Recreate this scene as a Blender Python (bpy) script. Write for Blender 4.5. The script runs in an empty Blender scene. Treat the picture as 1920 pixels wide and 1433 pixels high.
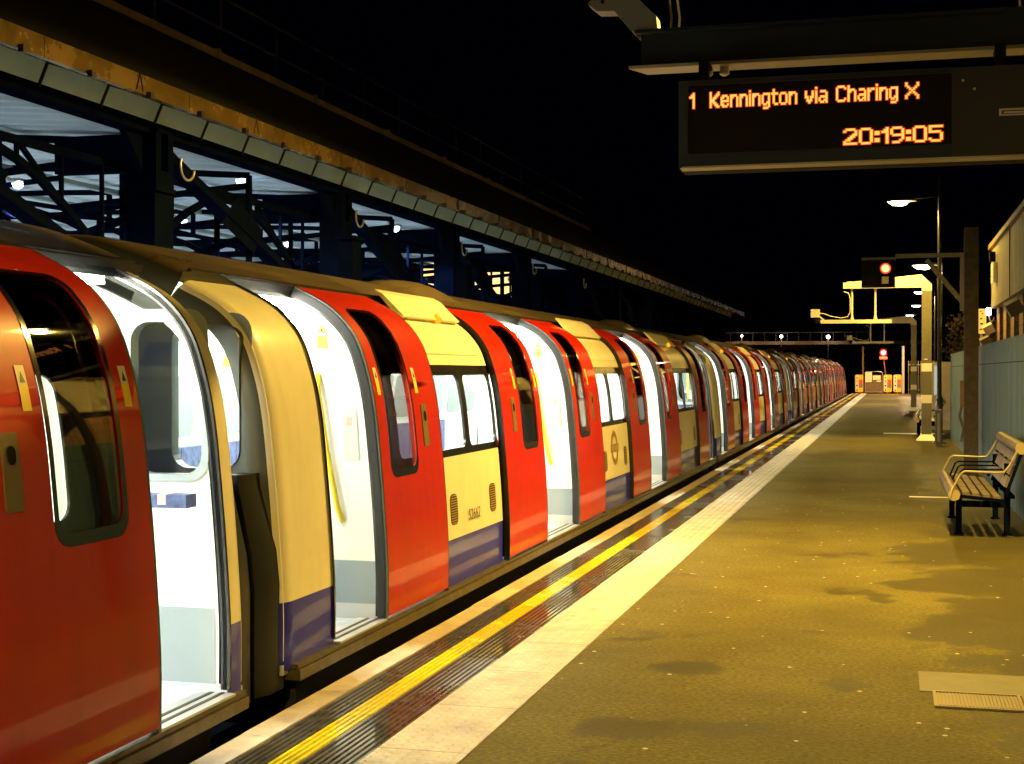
import bpy, bmesh, math, random
from mathutils import Vector, Matrix, Euler
from mathutils.geometry import tessellate_polygon
R = math.radians
random.seed(7)
sc = bpy.context.scene
COL = sc.collection

# ------------------------------------------------------------------ camera
cam_d = bpy.data.cameras.new('camera'); cam = bpy.data.objects.new('camera', cam_d); COL.objects.link(cam)
cam.location = (0, 0, 1.6)
cam.rotation_euler = (R(90 - 0.435), 0, R(14.77))
cam_d.sensor_width = 36; cam_d.lens = 50.62
cam_d.clip_start = 0.05; cam_d.clip_end = 2000
sc.camera = cam
# ------------------------------------------------------------------ night sky
w = bpy.data.worlds.new('World'); sc.world = w; w.use_nodes = True
bg = w.node_tree.nodes['Background']
bg.inputs['Color'].default_value = (0.25, 0.35, 1.0, 1); bg.inputs['Strength'].default_value = 0.0005
sc.view_settings.view_transform = 'Standard'; sc.view_settings.look = 'None'
sc.view_settings.exposure = 0.32; sc.view_settings.gamma = 1.0
sc.cycles.use_denoising = True
sc.cycles.max_bounces = 8; sc.cycles.transparent_max_bounces = 16
sc.cycles.sample_clamp_indirect = 6.0
sc.cycles.use_light_tree = True
WARM = (1.0, 0.64, 0.115)

# ------------------------------------------------------------------ materials
def new_mat(name):
    m = bpy.data.materials.new(name); m.use_nodes = True
    nt = m.node_tree; return m, nt, nt.nodes['Principled BSDF']

def mat(name, col, rough=0.5, metal=0.0, var=0.12, nscale=3.0, stretch=(1, 1, 1), bump=0.0, bscale=40, coat=0.0, rvar=0.0, spec=0.5, dirt=None, dirt_amt=0.0):
    m, nt, b = new_mat(name); N = nt.nodes; L = nt.links
    tc = N.new('ShaderNodeTexCoord'); mp = N.new('ShaderNodeMapping'); mp.inputs['Scale'].default_value = stretch
    L.new(tc.outputs['Object'], mp.inputs['Vector'])
    no = N.new('ShaderNodeTexNoise'); no.inputs['Scale'].default_value = nscale; no.inputs['Detail'].default_value = 6; no.inputs['Roughness'].default_value = 0.65
    L.new(mp.outputs[0], no.inputs['Vector'])
    cr = N.new('ShaderNodeValToRGB'); cr.color_ramp.elements[0].position = 0.3; cr.color_ramp.elements[1].position = 0.7
    cr.color_ramp.elements[0].color = tuple(c * (1 - var) for c in col) + (1,)
    cr.color_ramp.elements[1].color = tuple(min(1, c * (1 + var)) for c in col) + (1,)
    L.new(no.outputs['Fac'], cr.inputs['Fac'])
    src = cr.outputs['Color']
    if dirt:
        n2 = N.new('ShaderNodeTexNoise'); n2.inputs['Scale'].default_value = nscale * 0.7; n2.inputs['Detail'].default_value = 8
        m2 = N.new('ShaderNodeMapping'); m2.inputs['Scale'].default_value = (6, 6, 0.7); m2.inputs['Location'].default_value = (3, 1, 2)
        L.new(tc.outputs['Object'], m2.inputs['Vector']); L.new(m2.outputs[0], n2.inputs['Vector'])
        c2 = N.new('ShaderNodeValToRGB'); c2.color_ramp.elements[0].position = 0.48; c2.color_ramp.elements[1].position = 0.75
        L.new(n2.outputs['Fac'], c2.inputs['Fac'])
        mu = N.new('ShaderNodeMath'); mu.operation = 'MULTIPLY'; mu.inputs[1].default_value = dirt_amt
        L.new(c2.outputs['Color'], mu.inputs[0])
        mx = N.new('ShaderNodeMixRGB'); L.new(mu.outputs[0], mx.inputs['Fac']); L.new(src, mx.inputs['Color1']); mx.inputs['Color2'].default_value = dirt + (1,)
        src = mx.outputs['Color']
    L.new(src, b.inputs['Base Color'])
    b.inputs['Roughness'].default_value = rough; b.inputs['Metallic'].default_value = metal
    b.inputs['Coat Weight'].default_value = coat; b.inputs['Coat Roughness'].default_value = 0.04
    b.inputs['Specular IOR Level'].default_value = spec
    if rvar:
        mr = N.new('ShaderNodeMapRange'); mr.inputs['To Min'].default_value = max(0.02, rough - rvar); mr.inputs['To Max'].default_value = min(1, rough + rvar)
        mr.inputs['From Min'].default_value = .3; mr.inputs['From Max'].default_value = .7
        L.new(no.outputs['Fac'], mr.inputs['Value']); L.new(mr.outputs[0], b.inputs['Roughness'])
    if bump:
        bn = N.new('ShaderNodeTexNoise'); bn.inputs['Scale'].default_value = bscale; bn.inputs['Detail'].default_value = 5
        L.new(mp.outputs[0], bn.inputs['Vector'])
        bp = N.new('ShaderNodeBump'); bp.inputs['Strength'].default_value = bump; bp.inputs['Distance'].default_value = 0.01
        L.new(bn.outputs['Fac'], bp.inputs['Height']); L.new(bp.outputs[0], b.inputs['Normal'])
    return m

def emit(name, col, strength):
    m, nt, b = new_mat(name)
    b.inputs['Base Color'].default_value = (0, 0, 0, 1)
    b.inputs['Emission Color'].default_value = col + (1,); b.inputs['Emission Strength'].default_value = strength
    return m

def glass(name, tint, gloss_rough=0.02, dens=1.0):
    m = bpy.data.materials.new(name); m.use_nodes = True; nt = m.node_tree; N = nt.nodes; L = nt.links
    N.remove(N['Principled BSDF']); out = N['Material Output']
    t = N.new('ShaderNodeBsdfTransparent'); t.inputs['Color'].default_value = tint + (1,)
    g = N.new('ShaderNodeBsdfGlossy'); g.inputs['Roughness'].default_value = gloss_rough
    f = N.new('ShaderNodeFresnel'); f.inputs['IOR'].default_value = 1.45
    ml = N.new('ShaderNodeMath'); ml.operation = 'MULTIPLY'; ml.inputs[1].default_value = dens; ml.use_clamp = True
    mx = N.new('ShaderNodeMixShader')
    L.new(f.outputs[0], ml.inputs[0]); L.new(ml.outputs[0], mx.inputs[0]); L.new(t.outputs[0], mx.inputs[1]); L.new(g.outputs[0], mx.inputs[2]); L.new(mx.outputs[0], out.inputs['Surface'])
    return m

M = {}
M['red'] = mat('red_paint', (0.50, 0.014, 0.0015), 0.4, var=0.07, coat=0.38, spec=0.15, bump=.06, bscale=2.5, dirt=(.34, .010, .001), dirt_amt=.4)
M['cream'] = mat('white_paint', (0.88, 0.80, 0.60), 0.4, var=0.05, nscale=2, coat=0.5, spec=.2, bump=.05, bscale=2.5, dirt=(0.42, 0.30, 0.12), dirt_amt=0.12)
M['blue'] = mat('blue_paint', (0.025, 0.025, 0.50), 0.4, var=0.12, coat=0.5, spec=.2)
M['black'] = mat('black_gloss', (0.012, 0.011, 0.010), 0.15, var=0.2)
M['rubber'] = mat('black_rubber', (0.012, 0.011, 0.010), 0.4, var=0.3, spec=.3)
M['seal'] = mat('grey_green_rubber', (0.05, 0.075, 0.07), 0.4, var=0.1)
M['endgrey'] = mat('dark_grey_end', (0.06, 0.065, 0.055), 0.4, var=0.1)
M['roofm'] = mat('dirty_grey_roof', (0.085, 0.062, 0.036), 0.34, var=0.35, nscale=1.6, stretch=(2, .6, 2), rvar=0.1)
M['sill'] = mat('dirty_aluminium', (0.12, 0.095, 0.06), 0.42, metal=0.5, var=0.35, nscale=8)
M['alu'] = mat('clean_aluminium', (0.6, 0.6, 0.6), 0.35, metal=0.7, var=0.1)
M['under'] = mat('grimy_underframe', (0.02, 0.016, 0.012), 0.7, var=0.5, nscale=6)
M['white'] = mat('white_interior', (0.82, 0.82, 0.76), 0.4, var=0.02)
M['kick'] = mat('grey_kick_panel', (0.20, 0.24, 0.26), 0.45, var=0.06)
M['floor_in'] = mat('grey_interior_floor', (0.42, 0.46, 0.50), 0.35, var=0.15, nscale=15)
M['pole'] = mat('yellow_pole', (0.85, 0.66, 0.03), 0.3, var=0.02)
M['seatblue'] = mat('blue_moquette', (0.05, 0.07, 0.16), 0.9, var=0.6, nscale=18)
M['pink'] = mat('faded_red', (.65, .36, .30), 0.5, var=0.03)
M['plate'] = mat('light_grey_plate', (.48, .50, .50), 0.5, var=0.03)
M['butgrey'] = mat('brushed_grey', (0.18, 0.14, 0.07), 0.45, metal=0.2, var=0.08)
M['lampin'] = emit('fluorescent_tube', (1.0, 1.0, 0.86), 70.0)
M['glass'] = glass('clear_glass', (0.9, 0.95, 0.93))
M['dglass'] = glass('tinted_door_glass', (0.42, 0.44, 0.40), dens=1.4)
M['yellowst'] = mat('yellow_sticker', (0.95, 0.66, 0.03), 0.5, var=0.03)
M['whitest'] = mat('white_sticker', (0.75, 0.68, 0.5), 0.5, var=0.03)
M['amber'] = emit('amber_lamp', (1.0, 0.36, 0.01), 1.2)
M['ring'] = mat('brown_ring_paint', (0.30, 0.17, 0.06), 0.3, var=0.08)
M['ringbar'] = mat('tan_bar_paint', (0.45, 0.30, 0.12), 0.3, var=0.08)
M['ink'] = mat('black_ink', (0.02, 0.016, 0.01), 0.5, var=0.05)
M['grsur'] = mat('smooth_concrete_patch', (0.115, 0.095, 0.028), 0.6, var=0.25, nscale=5)
M['coping'] = mat('pale_coping_stone', (0.55, 0.46, 0.34), 0.55, var=0.3, nscale=5, bump=0.25, bscale=60, rvar=.2)
M['navy'] = mat('navy_steel', (0.0025, 0.0045, 0.013), 1.0, var=0.3, nscale=5, spec=0.0)
M['whitesteel'] = mat('offwhite_steel', (0.62, 0.56, 0.45), 0.4, var=0.1)
M['colsteel'] = mat('olive_grey_steel', (0.15, 0.135, 0.08), 0.45, var=0.12)
M['band'] = mat('white_band_paint', (0.85, 0.80, 0.66), 0.4, var=0.04)
M['camgrey'] = mat('dull_camera_grey', (0.16, 0.15, 0.10), 0.6, var=0.1)
M['poleblack'] = mat('black_painted_pole', (0.012, 0.012, 0.012), 0.25, var=0.2)
M['concpost'] = mat('rough_brown_concrete', (0.075, 0.055, 0.032), 0.9, var=0.35, nscale=9, bump=0.5, bscale=50)
M['dark'] = mat('dark_housing', (0.008, 0.007, 0.005), 0.8, var=0.2, spec=.1)
M['housing'] = mat('olive_housing', (0.016, 0.012, 0.004), 0.7, var=0.15)
M['bezel'] = mat('grey_bezel', (0.008, 0.010, 0.007), 0.8, var=0.1)
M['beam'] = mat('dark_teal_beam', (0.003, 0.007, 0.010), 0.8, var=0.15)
M['flange'] = mat('lit_flange_tone', (0.28, 0.24, 0.13), 0.4, var=0.15)  # lamp light put into the colour of the beam's lower flange and sign lip
M['screen'] = mat('dark_screen', (0.008, 0.004, 0.002), 0.5, var=0.1, spec=0.1)
M['led_core'] = emit('led_core', (1.0, 0.46, 0.085), 1.25)
M['led_rim'] = emit('led_rim', (1.0, 0.07, 0.002), .62)
M['slat'] = mat('tan_wood_slat', (0.13, 0.10, 0.06), 0.45, var=0.2, nscale=6, stretch=(6, 1, 6))
M['disc'] = mat('cream_end_cap', (0.32, 0.26, 0.13), 0.35, var=0.05)
M['brick'] = None
M['clad'] = mat('ribbed_cladding', (0.36, 0.33, 0.20), 0.5, var=0.16, nscale=1.2, stretch=(6, 6, .5), dirt=(.25, .2, .08), dirt_amt=.5)
M['trimbrown'] = mat('brown_roof_trim', (0.20, 0.13, 0.06), 0.5, var=0.2)
M['gutter'] = mat('aged_gutter', (0.30, 0.19, 0.06), 0.24, metal=0.55, var=0.3, nscale=2.5, rvar=.12)
M['soffit'] = mat('grey_soffit', (0.20, 0.24, 0.20), 0.6, var=0.1)
M['panelgreen'] = mat('pale_green_panel', (0.62, 0.70, 0.50), 0.5, var=0.1)
M['cwhite'] = mat('white_corrugated', (0.50, 0.56, 0.62), 0.6, var=0.08)
M['blackroof'] = mat('black_roof_felt', (0.003, 0.003, 0.004), 0.9, var=0.3)
M['trimgold'] = mat('tarnished_trim', (0.55, 0.36, 0.16), 0.35, metal=.3, var=0.4, nscale=1.5)
M['rail'] = mat('dark_handrail', (0.07, 0.05, 0.035), 0.5, var=0.2)
M['bluelamp'] = emit('blue_white_lamp', (0.45, 0.66, 1.0), 14.0)
M['warmlamp'] = emit('warm_lamp', (1.0, 0.80, 0.42), 30.0)
M['coolamp'] = emit('pale_lamp', (1.0, 0.86, 0.85), 12.0)
M['redlamp'] = emit('red_lamp', (1.0, 0.03, 0.02), 3.0)
M['redcore'] = emit('red_lamp_core', (1.0, 0.5, 0.45), 3.0)
M['orangelamp'] = emit('orange_red_lamp', (1.0, 0.07, 0.01), 1.3)
M['lenscore'] = emit('hot_lens_core', (1.0, 0.42, 0.16), 2.2)
M['litwin'] = emit('lit_window', (1.0, 0.62, 0.22), 1.5)
M['leaf'] = mat('brown_green_leaf', (0.045, 0.028, 0.012), 0.6, var=0.5)
M['bark'] = mat('dark_bark', (0.05, 0.035, 0.02), 0.9, var=0.4)
M['ballast'] = mat('dark_ballast', (0.025, 0.02, 0.015), 0.95, var=0.7, nscale=20, bump=1.0, bscale=30)
M['steelrail'] = mat('rail_steel', (0.25, 0.2, 0.16), 0.3, metal=0.8, var=0.2)
M['yboard'] = mat('yellow_board', (0.80, 0.52, 0.03), 0.5, var=0.05)
M['cboard'] = mat('cream_board', (0.80, 0.72, 0.42), 0.5, var=0.04)
M['rboard'] = mat('red_board', (0.62, 0.10, 0.03), 0.5, var=0.1)
M['gboard'] = mat('mauve_grey_board', (0.25, 0.17, 0.19), 0.5, var=0.1)
M['wood'] = mat('old_wood', (0.18, 0.12, 0.06), 0.8, var=0.3)
M['galv'] = mat('galvanised_steel', (0.4, 0.36, 0.3), 0.4, metal=.4, var=0.15)
M['poster'] = mat('poster_paper', (0.7, 0.7, 0.62), 0.5, var=0.1)

def brick_mat():
    m, nt, b = new_mat('yellow_stock_brick'); N = nt.nodes; L = nt.links
    tc = N.new('ShaderNodeTexCoord'); mp = N.new('ShaderNodeMapping'); mp.inputs['Rotation'].default_value = (R(90), 0, R(90))
    L.new(tc.outputs['Object'], mp.inputs['Vector'])
    br = N.new('ShaderNodeTexBrick'); br.inputs['Scale'].default_value = 1; br.inputs['Brick Width'].default_value = .22; br.inputs['Row Height'].default_value = .075; br.inputs['Mortar Size'].default_value = .008
    br.inputs['Color1'].default_value = (.34, .20, .07, 1); br.inputs['Color2'].default_value = (.26, .15, .06, 1); br.inputs['Mortar'].default_value = (.12, .09, .05, 1)
    L.new(mp.outputs[0], br.inputs['Vector']); L.new(br.outputs['Color'], b.inputs['Base Color']); b.inputs['Roughness'].default_value = .85
    return m
M['brick'] = brick_mat()

def wall_mat():
    m, nt, b = new_mat('stained_teal_concrete'); N = nt.nodes; L = nt.links
    tc = N.new('ShaderNodeTexCoord')
    mp = N.new('ShaderNodeMapping'); mp.inputs['Scale'].default_value = (3, 3.5, .22); L.new(tc.outputs['Object'], mp.inputs['Vector'])
    n1 = N.new('ShaderNodeTexNoise'); n1.inputs['Scale'].default_value = 2.2; n1.inputs['Detail'].default_value = 8; L.new(mp.outputs[0], n1.inputs['Vector'])
    c1 = N.new('ShaderNodeValToRGB'); e = c1.color_ramp.elements
    e[0].position = .32; e[0].color = (.035, .065, .05, 1); e[1].position = .62; e[1].color = (.085, .155, .135, 1)
    L.new(n1.outputs['Fac'], c1.inputs['Fac'])
    n2 = N.new('ShaderNodeTexNoise'); n2.inputs['Scale'].default_value = 1.1; n2.inputs['Detail'].default_value = 5; L.new(tc.outputs['Object'], n2.inputs['Vector'])
    c2 = N.new('ShaderNodeValToRGB'); c2.color_ramp.elements[0].position = .55; c2.color_ramp.elements[1].position = .72; L.new(n2.outputs['Fac'], c2.inputs['Fac'])
    mu = N.new('ShaderNodeMath'); mu.operation = 'MULTIPLY'; mu.inputs[1].default_value = .45; L.new(c2.outputs[0], mu.inputs[0])
    mx = N.new('ShaderNodeMixRGB'); L.new(mu.outputs[0], mx.inputs[0]); L.new(c1.outputs[0], mx.inputs[1]); mx.inputs[2].default_value = (.10, .11, .06, 1)
    L.new(mx.outputs[0], b.inputs['Base Color']); b.inputs['Roughness'].default_value = .6
    n3 = N.new('ShaderNodeTexNoise'); n3.inputs['Scale'].default_value = 14; n3.inputs['Detail'].default_value = 6; L.new(tc.outputs['Object'], n3.inputs['Vector'])
    bp = N.new('ShaderNodeBump'); bp.inputs['Strength'].default_value = .4; bp.inputs['Distance'].default_value = .01; L.new(n3.outputs[0], bp.inputs['Height']); L.new(bp.outputs[0], b.inputs['Normal'])
    return m
M['wall'] = wall_mat()

def asphalt_mat():
    m, nt, b = new_mat('worn_damp_asphalt'); N = nt.nodes; L = nt.links
    tc = N.new('ShaderNodeTexCoord')
    def noise(scale, detail=6, sx=(1, 1, 1), rough=.6, loc=(0, 0, 0)):
        mp = N.new('ShaderNodeMapping'); mp.inputs['Scale'].default_value = sx; mp.inputs['Location'].default_value = loc; L.new(tc.outputs['Object'], mp.inputs['Vector'])
        n = N.new('ShaderNodeTexNoise'); n.inputs['Scale'].default_value = scale; n.inputs['Detail'].default_value = detail; n.inputs['Roughness'].default_value = rough
        L.new(mp.outputs[0], n.inputs['Vector']); return n.outputs['Fac']
    def ramp(src, p0, p1, c0=(0, 0, 0, 1), c1=(1, 1, 1, 1)):
        c = N.new('ShaderNodeValToRGB'); c.color_ramp.elements[0].position = p0; c.color_ramp.elements[1].position = p1
        c.color_ramp.elements[0].color = c0; c.color_ramp.elements[1].color = c1; L.new(src, c.inputs['Fac']); return c.outputs[0]
    def mix(f, a, bb):
        x = N.new('ShaderNodeMixRGB')
        for s, i in ((f, 0), (a, 1), (bb, 2)):
            if isinstance(s, (tuple, float)): x.inputs[i].default_value = s
            else: L.new(s, x.inputs[i])
        return x.outputs[0]
    def math_(op, a, bb):
        x = N.new('ShaderNodeMath'); x.operation = op; x.use_clamp = True
        for s, i in ((a, 0), (bb, 1)):
            if isinstance(s, float): x.inputs[i].default_value = s
            else: L.new(s, x.inputs[i])
        return x.outputs[0]
    def math_n(op, a, bb):
        x = N.new('ShaderNodeMath'); x.operation = op
        for s_, i in ((a, 0), (bb, 1)):
            if isinstance(s_, float): x.inputs[i].default_value = s_
            else: L.new(s_, x.inputs[i])
        return x.outputs[0]
    base = ramp(noise(.9, 8), .3, .7, (.098, .081, .017, 1), (.160, .132, .027, 1))
    # fine grain, slightly streaked across the platform
    grain = ramp(noise(60, 9, (.6, 1, 1), .75), .35, .65, (.40, .40, .40, 1), (1.45, 1.45, 1.45, 1))
    x = N.new('ShaderNodeMixRGB'); x.blend_type = 'MULTIPLY'; x.inputs[0].default_value = 1; L.new(base, x.inputs[1]); L.new(grain, x.inputs[2]); base = x.outputs[0]
    # damp blotches
    d1 = ramp(noise(1.25, 9, (.9, .75, 1), .68, (4.3, 2.1, 0)), .57, .62)
    sx = N.new('ShaderNodeSeparateXYZ'); L.new(tc.outputs['Object'], sx.inputs[0])
    # damp zone by the foot of the wall (world x close to 1)
    nz = noise(2.4, 9, (1, .8, 1), .7, (1, 7, 0))
    ex = N.new('ShaderNodeMapRange'); ex.inputs['From Min'].default_value = -.35; ex.inputs['From Max'].default_value = 1.05; ex.inputs['To Min'].default_value = -.28; ex.inputs['To Max'].default_value = .32
    L.new(sx.outputs[0], ex.inputs['Value'])
    ad = N.new('ShaderNodeMath'); ad.operation = 'ADD'; L.new(nz, ad.inputs[0]); L.new(ex.outputs[0], ad.inputs[1])
    acc = ad.outputs[0]
    for (cx, cy, rx, ry, k_) in ((-1.0, 7.75, .40, .40, .62), (-1.15, 6.35, .55, .50, .50), (-.6, 6.5, .5, .40, .45), (-1.25, 5.6, .5, .5, .5), (-.45, 9.0, .35, .22, .5), (.30, 11.2, .6, .5, .45), (.35, 9.2, .5, .6, .36), (.3, 13.2, .5, .9, .42)):
        ax = math_n('POWER', math_n('ABSOLUTE', math_n('MULTIPLY', math_n('ADD', sx.outputs[0], -cx), 1 / rx), 0.0), 2.0)
        ay = math_n('POWER', math_n('ABSOLUTE', math_n('MULTIPLY', math_n('ADD', sx.outputs[1], -cy), 1 / ry), 0.0), 2.0)
        r_ = math_n('SUBTRACT', 1.0, math_n('SQRT', math_n('ADD', ax, ay), 0.0)); r_ = math_n('MULTIPLY', math_n('MAXIMUM', r_, 0.0), k_)
        acc = math_n('ADD', acc, r_)
    d2 = ramp(acc, .52, .60)
    damp = math_('MAXIMUM', d1, d2)
    dampf = math_('MULTIPLY', damp, .66)
    base = mix(dampf, base, (.026, .021, .006, 1))
    streak = ramp(noise(2.2, 9, (.3, 1.8, 1), .7, (0, 3, 0)), .50, .66)
    base = mix(math_('MULTIPLY', streak, .25), base, (.08, .06, .03, 1))
    # small pale specks of gum
    vo = N.new('ShaderNodeTexVoronoi'); vo.inputs['Scale'].default_value = 8; vo.inputs['Randomness'].default_value = 1
    mpv = N.new('ShaderNodeMapping'); mpv.inputs['Scale'].default_value = (1, 1, 0); L.new(tc.outputs['Object'], mpv.inputs['Vector']); L.new(mpv.outputs[0], vo.inputs['Vector'])
    spot = ramp(vo.outputs['Distance'], .085, .11, (1, 1, 1, 1), (0, 0, 0, 1))
    sep = N.new('ShaderNodeSeparateColor'); L.new(vo.outputs['Color'], sep.inputs[0])
    keep = ramp(sep.outputs[0], .70, .74)
    base = mix(math_('MULTIPLY', math_('MULTIPLY', spot, keep), .85), base, (.62, .52, .30, 1))
    L.new(base, b.inputs['Base Color'])
    rg = N.new('ShaderNodeMapRange'); rg.inputs['To Min'].default_value = .8; rg.inputs['To Max'].default_value = .6; L.new(damp, rg.inputs['Value']); L.new(rg.outputs[0], b.inputs['Roughness'])
    b.inputs['Specular IOR Level'].default_value = .12
    bp = N.new('ShaderNodeBump'); bp.inputs['Strength'].default_value = .16; bp.inputs['Distance'].default_value = .006
    L.new(noise(90, 8), bp.inputs['Height']); L.new(bp.outputs[0], b.inputs['Normal'])
    return m
M['asphalt'] = asphalt_mat()

def strip_mat(name, c0, c1, wet=.35):
    # wet, ribbed tread paint: roughness drops in puddled places
    m, nt, b = new_mat(name); N = nt.nodes; L = nt.links
    tc = N.new('ShaderNodeTexCoord')
    n = N.new('ShaderNodeTexNoise'); n.inputs['Scale'].default_value = 12; n.inputs['Detail'].default_value = 6; L.new(tc.outputs['Object'], n.inputs['Vector'])
    c = N.new('ShaderNodeValToRGB'); c.color_ramp.elements[0].position = .3; c.color_ramp.elements[1].position = .7; c.color_ramp.elements[0].color = c0 + (1,); c.color_ramp.elements[1].color = c1 + (1,)
    L.new(n.outputs[0], c.inputs[0]); L.new(c.outputs[0], b.inputs['Base Color'])
    n2 = N.new('ShaderNodeTexNoise'); n2.inputs['Scale'].default_value = .9; n2.inputs['Detail'].default_value = 4; L.new(tc.outputs['Object'], n2.inputs['Vector'])
    mr = N.new('ShaderNodeMapRange'); mr.inputs['From Min'].default_value = .4; mr.inputs['From Max'].default_value = .6; mr.inputs['To Min'].default_value = .08; mr.inputs['To Max'].default_value = wet
    L.new(n2.outputs[0], mr.inputs['Value']); L.new(mr.outputs[0], b.inputs['Roughness'])
    return m
M['tread'] = strip_mat('dark_wet_tread', (.035, .032, .026), (.10, .09, .065), .36)
M['yline'] = strip_mat('yellow_line_paint', (.62, .50, .01), (.85, .70, .01), .45)

def tactile_mat():
    m, nt, b = new_mat('pale_tactile_paving'); N = nt.nodes; L = nt.links
    tc = N.new('ShaderNodeTexCoord'); s = N.new('ShaderNodeSeparateXYZ'); L.new(tc.outputs['Object'], s.inputs[0])
    def math_(op, a, bb=None, clamp=False):
        x = N.new('ShaderNodeMath'); x.operation = op; x.use_clamp = clamp
        for q, i in ((a, 0), (bb, 1)):
            if q is None: continue
            if isinstance(q, (float, int)): x.inputs[i].default_value = q
            else: L.new(q, x.inputs[i])
        return x.outputs[0]
    X, Y = s.outputs[0], s.outputs[1]
    per = 2 * math.pi / .068
    sx = math_('SINE', math_('MULTIPLY', X, per)); sy = math_('SINE', math_('MULTIPLY', Y, per))
    dome = math_('MULTIPLY', math_('SUBTRACT', math_('MULTIPLY', math_('ADD', sx, 1.0), math_('MULTIPLY', math_('ADD', sy, 1.0), .25)), .45), 2.2, True)
    rib = math_('MULTIPLY', math_('ADD', sx, .6), 1.0, True)
    far = math_('MULTIPLY', math_('SUBTRACT', Y, 10.3), 8.0, True)
    mixh = N.new('ShaderNodeMix'); L.new(far, mixh.inputs['Factor']); L.new(dome, mixh.inputs[2]); L.new(rib, mixh.inputs[3])
    # joints between slabs (0.41 m wide, 0.41 long)
    fy = math_('FRACT', math_('MULTIPLY', Y, 1 / .82)); joint = math_('LESS_THAN', fy, .012)
    n = N.new('ShaderNodeTexNoise'); n.inputs['Scale'].default_value = 4; n.inputs['Detail'].default_value = 8; n.inputs['Roughness'].default_value = .7; L.new(tc.outputs['Object'], n.inputs['Vector'])
    c = N.new('ShaderNodeValToRGB'); c.color_ramp.elements[0].position = .28; c.color_ramp.elements[1].position = .6
    c.color_ramp.elements[0].color = (.44, .38, .25, 1); c.color_ramp.elements[1].color = (.78, .70, .50, 1); L.new(n.outputs[0], c.inputs[0])
    mx = N.new('ShaderNodeMixRGB'); L.new(math_('MULTIPLY', joint, .75), mx.inputs[0]); L.new(c.outputs[0], mx.inputs[1]); mx.inputs[2].default_value = (.25, .2, .11, 1)
    # colour multiplied darker in the low spots between ribs and domes
    mx2 = N.new('ShaderNodeMixRGB'); mx2.blend_type = 'MULTIPLY'; mx2.inputs[0].default_value = .35; L.new(mx.outputs[0], mx2.inputs[1])
    hr = N.new('ShaderNodeMapRange'); hr.inputs['To Min'].default_value = .55; hr.inputs['To Max'].default_value = 1.0; L.new(mixh.outputs[0], hr.inputs['Value']); L.new(hr.outputs[0], mx2.inputs[2])
    L.new(mx2.outputs[0], b.inputs['Base Color']); b.inputs['Roughness'].default_value = .5
    bp = N.new('ShaderNodeBump'); bp.inputs['Strength'].default_value = 1.0; bp.inputs['Distance'].default_value = .009
    L.new(mixh.outputs[0], bp.inputs['Height']); L.new(bp.outputs[0], b.inputs['Normal'])
    return m
M['tactile'] = tactile_mat()

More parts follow.
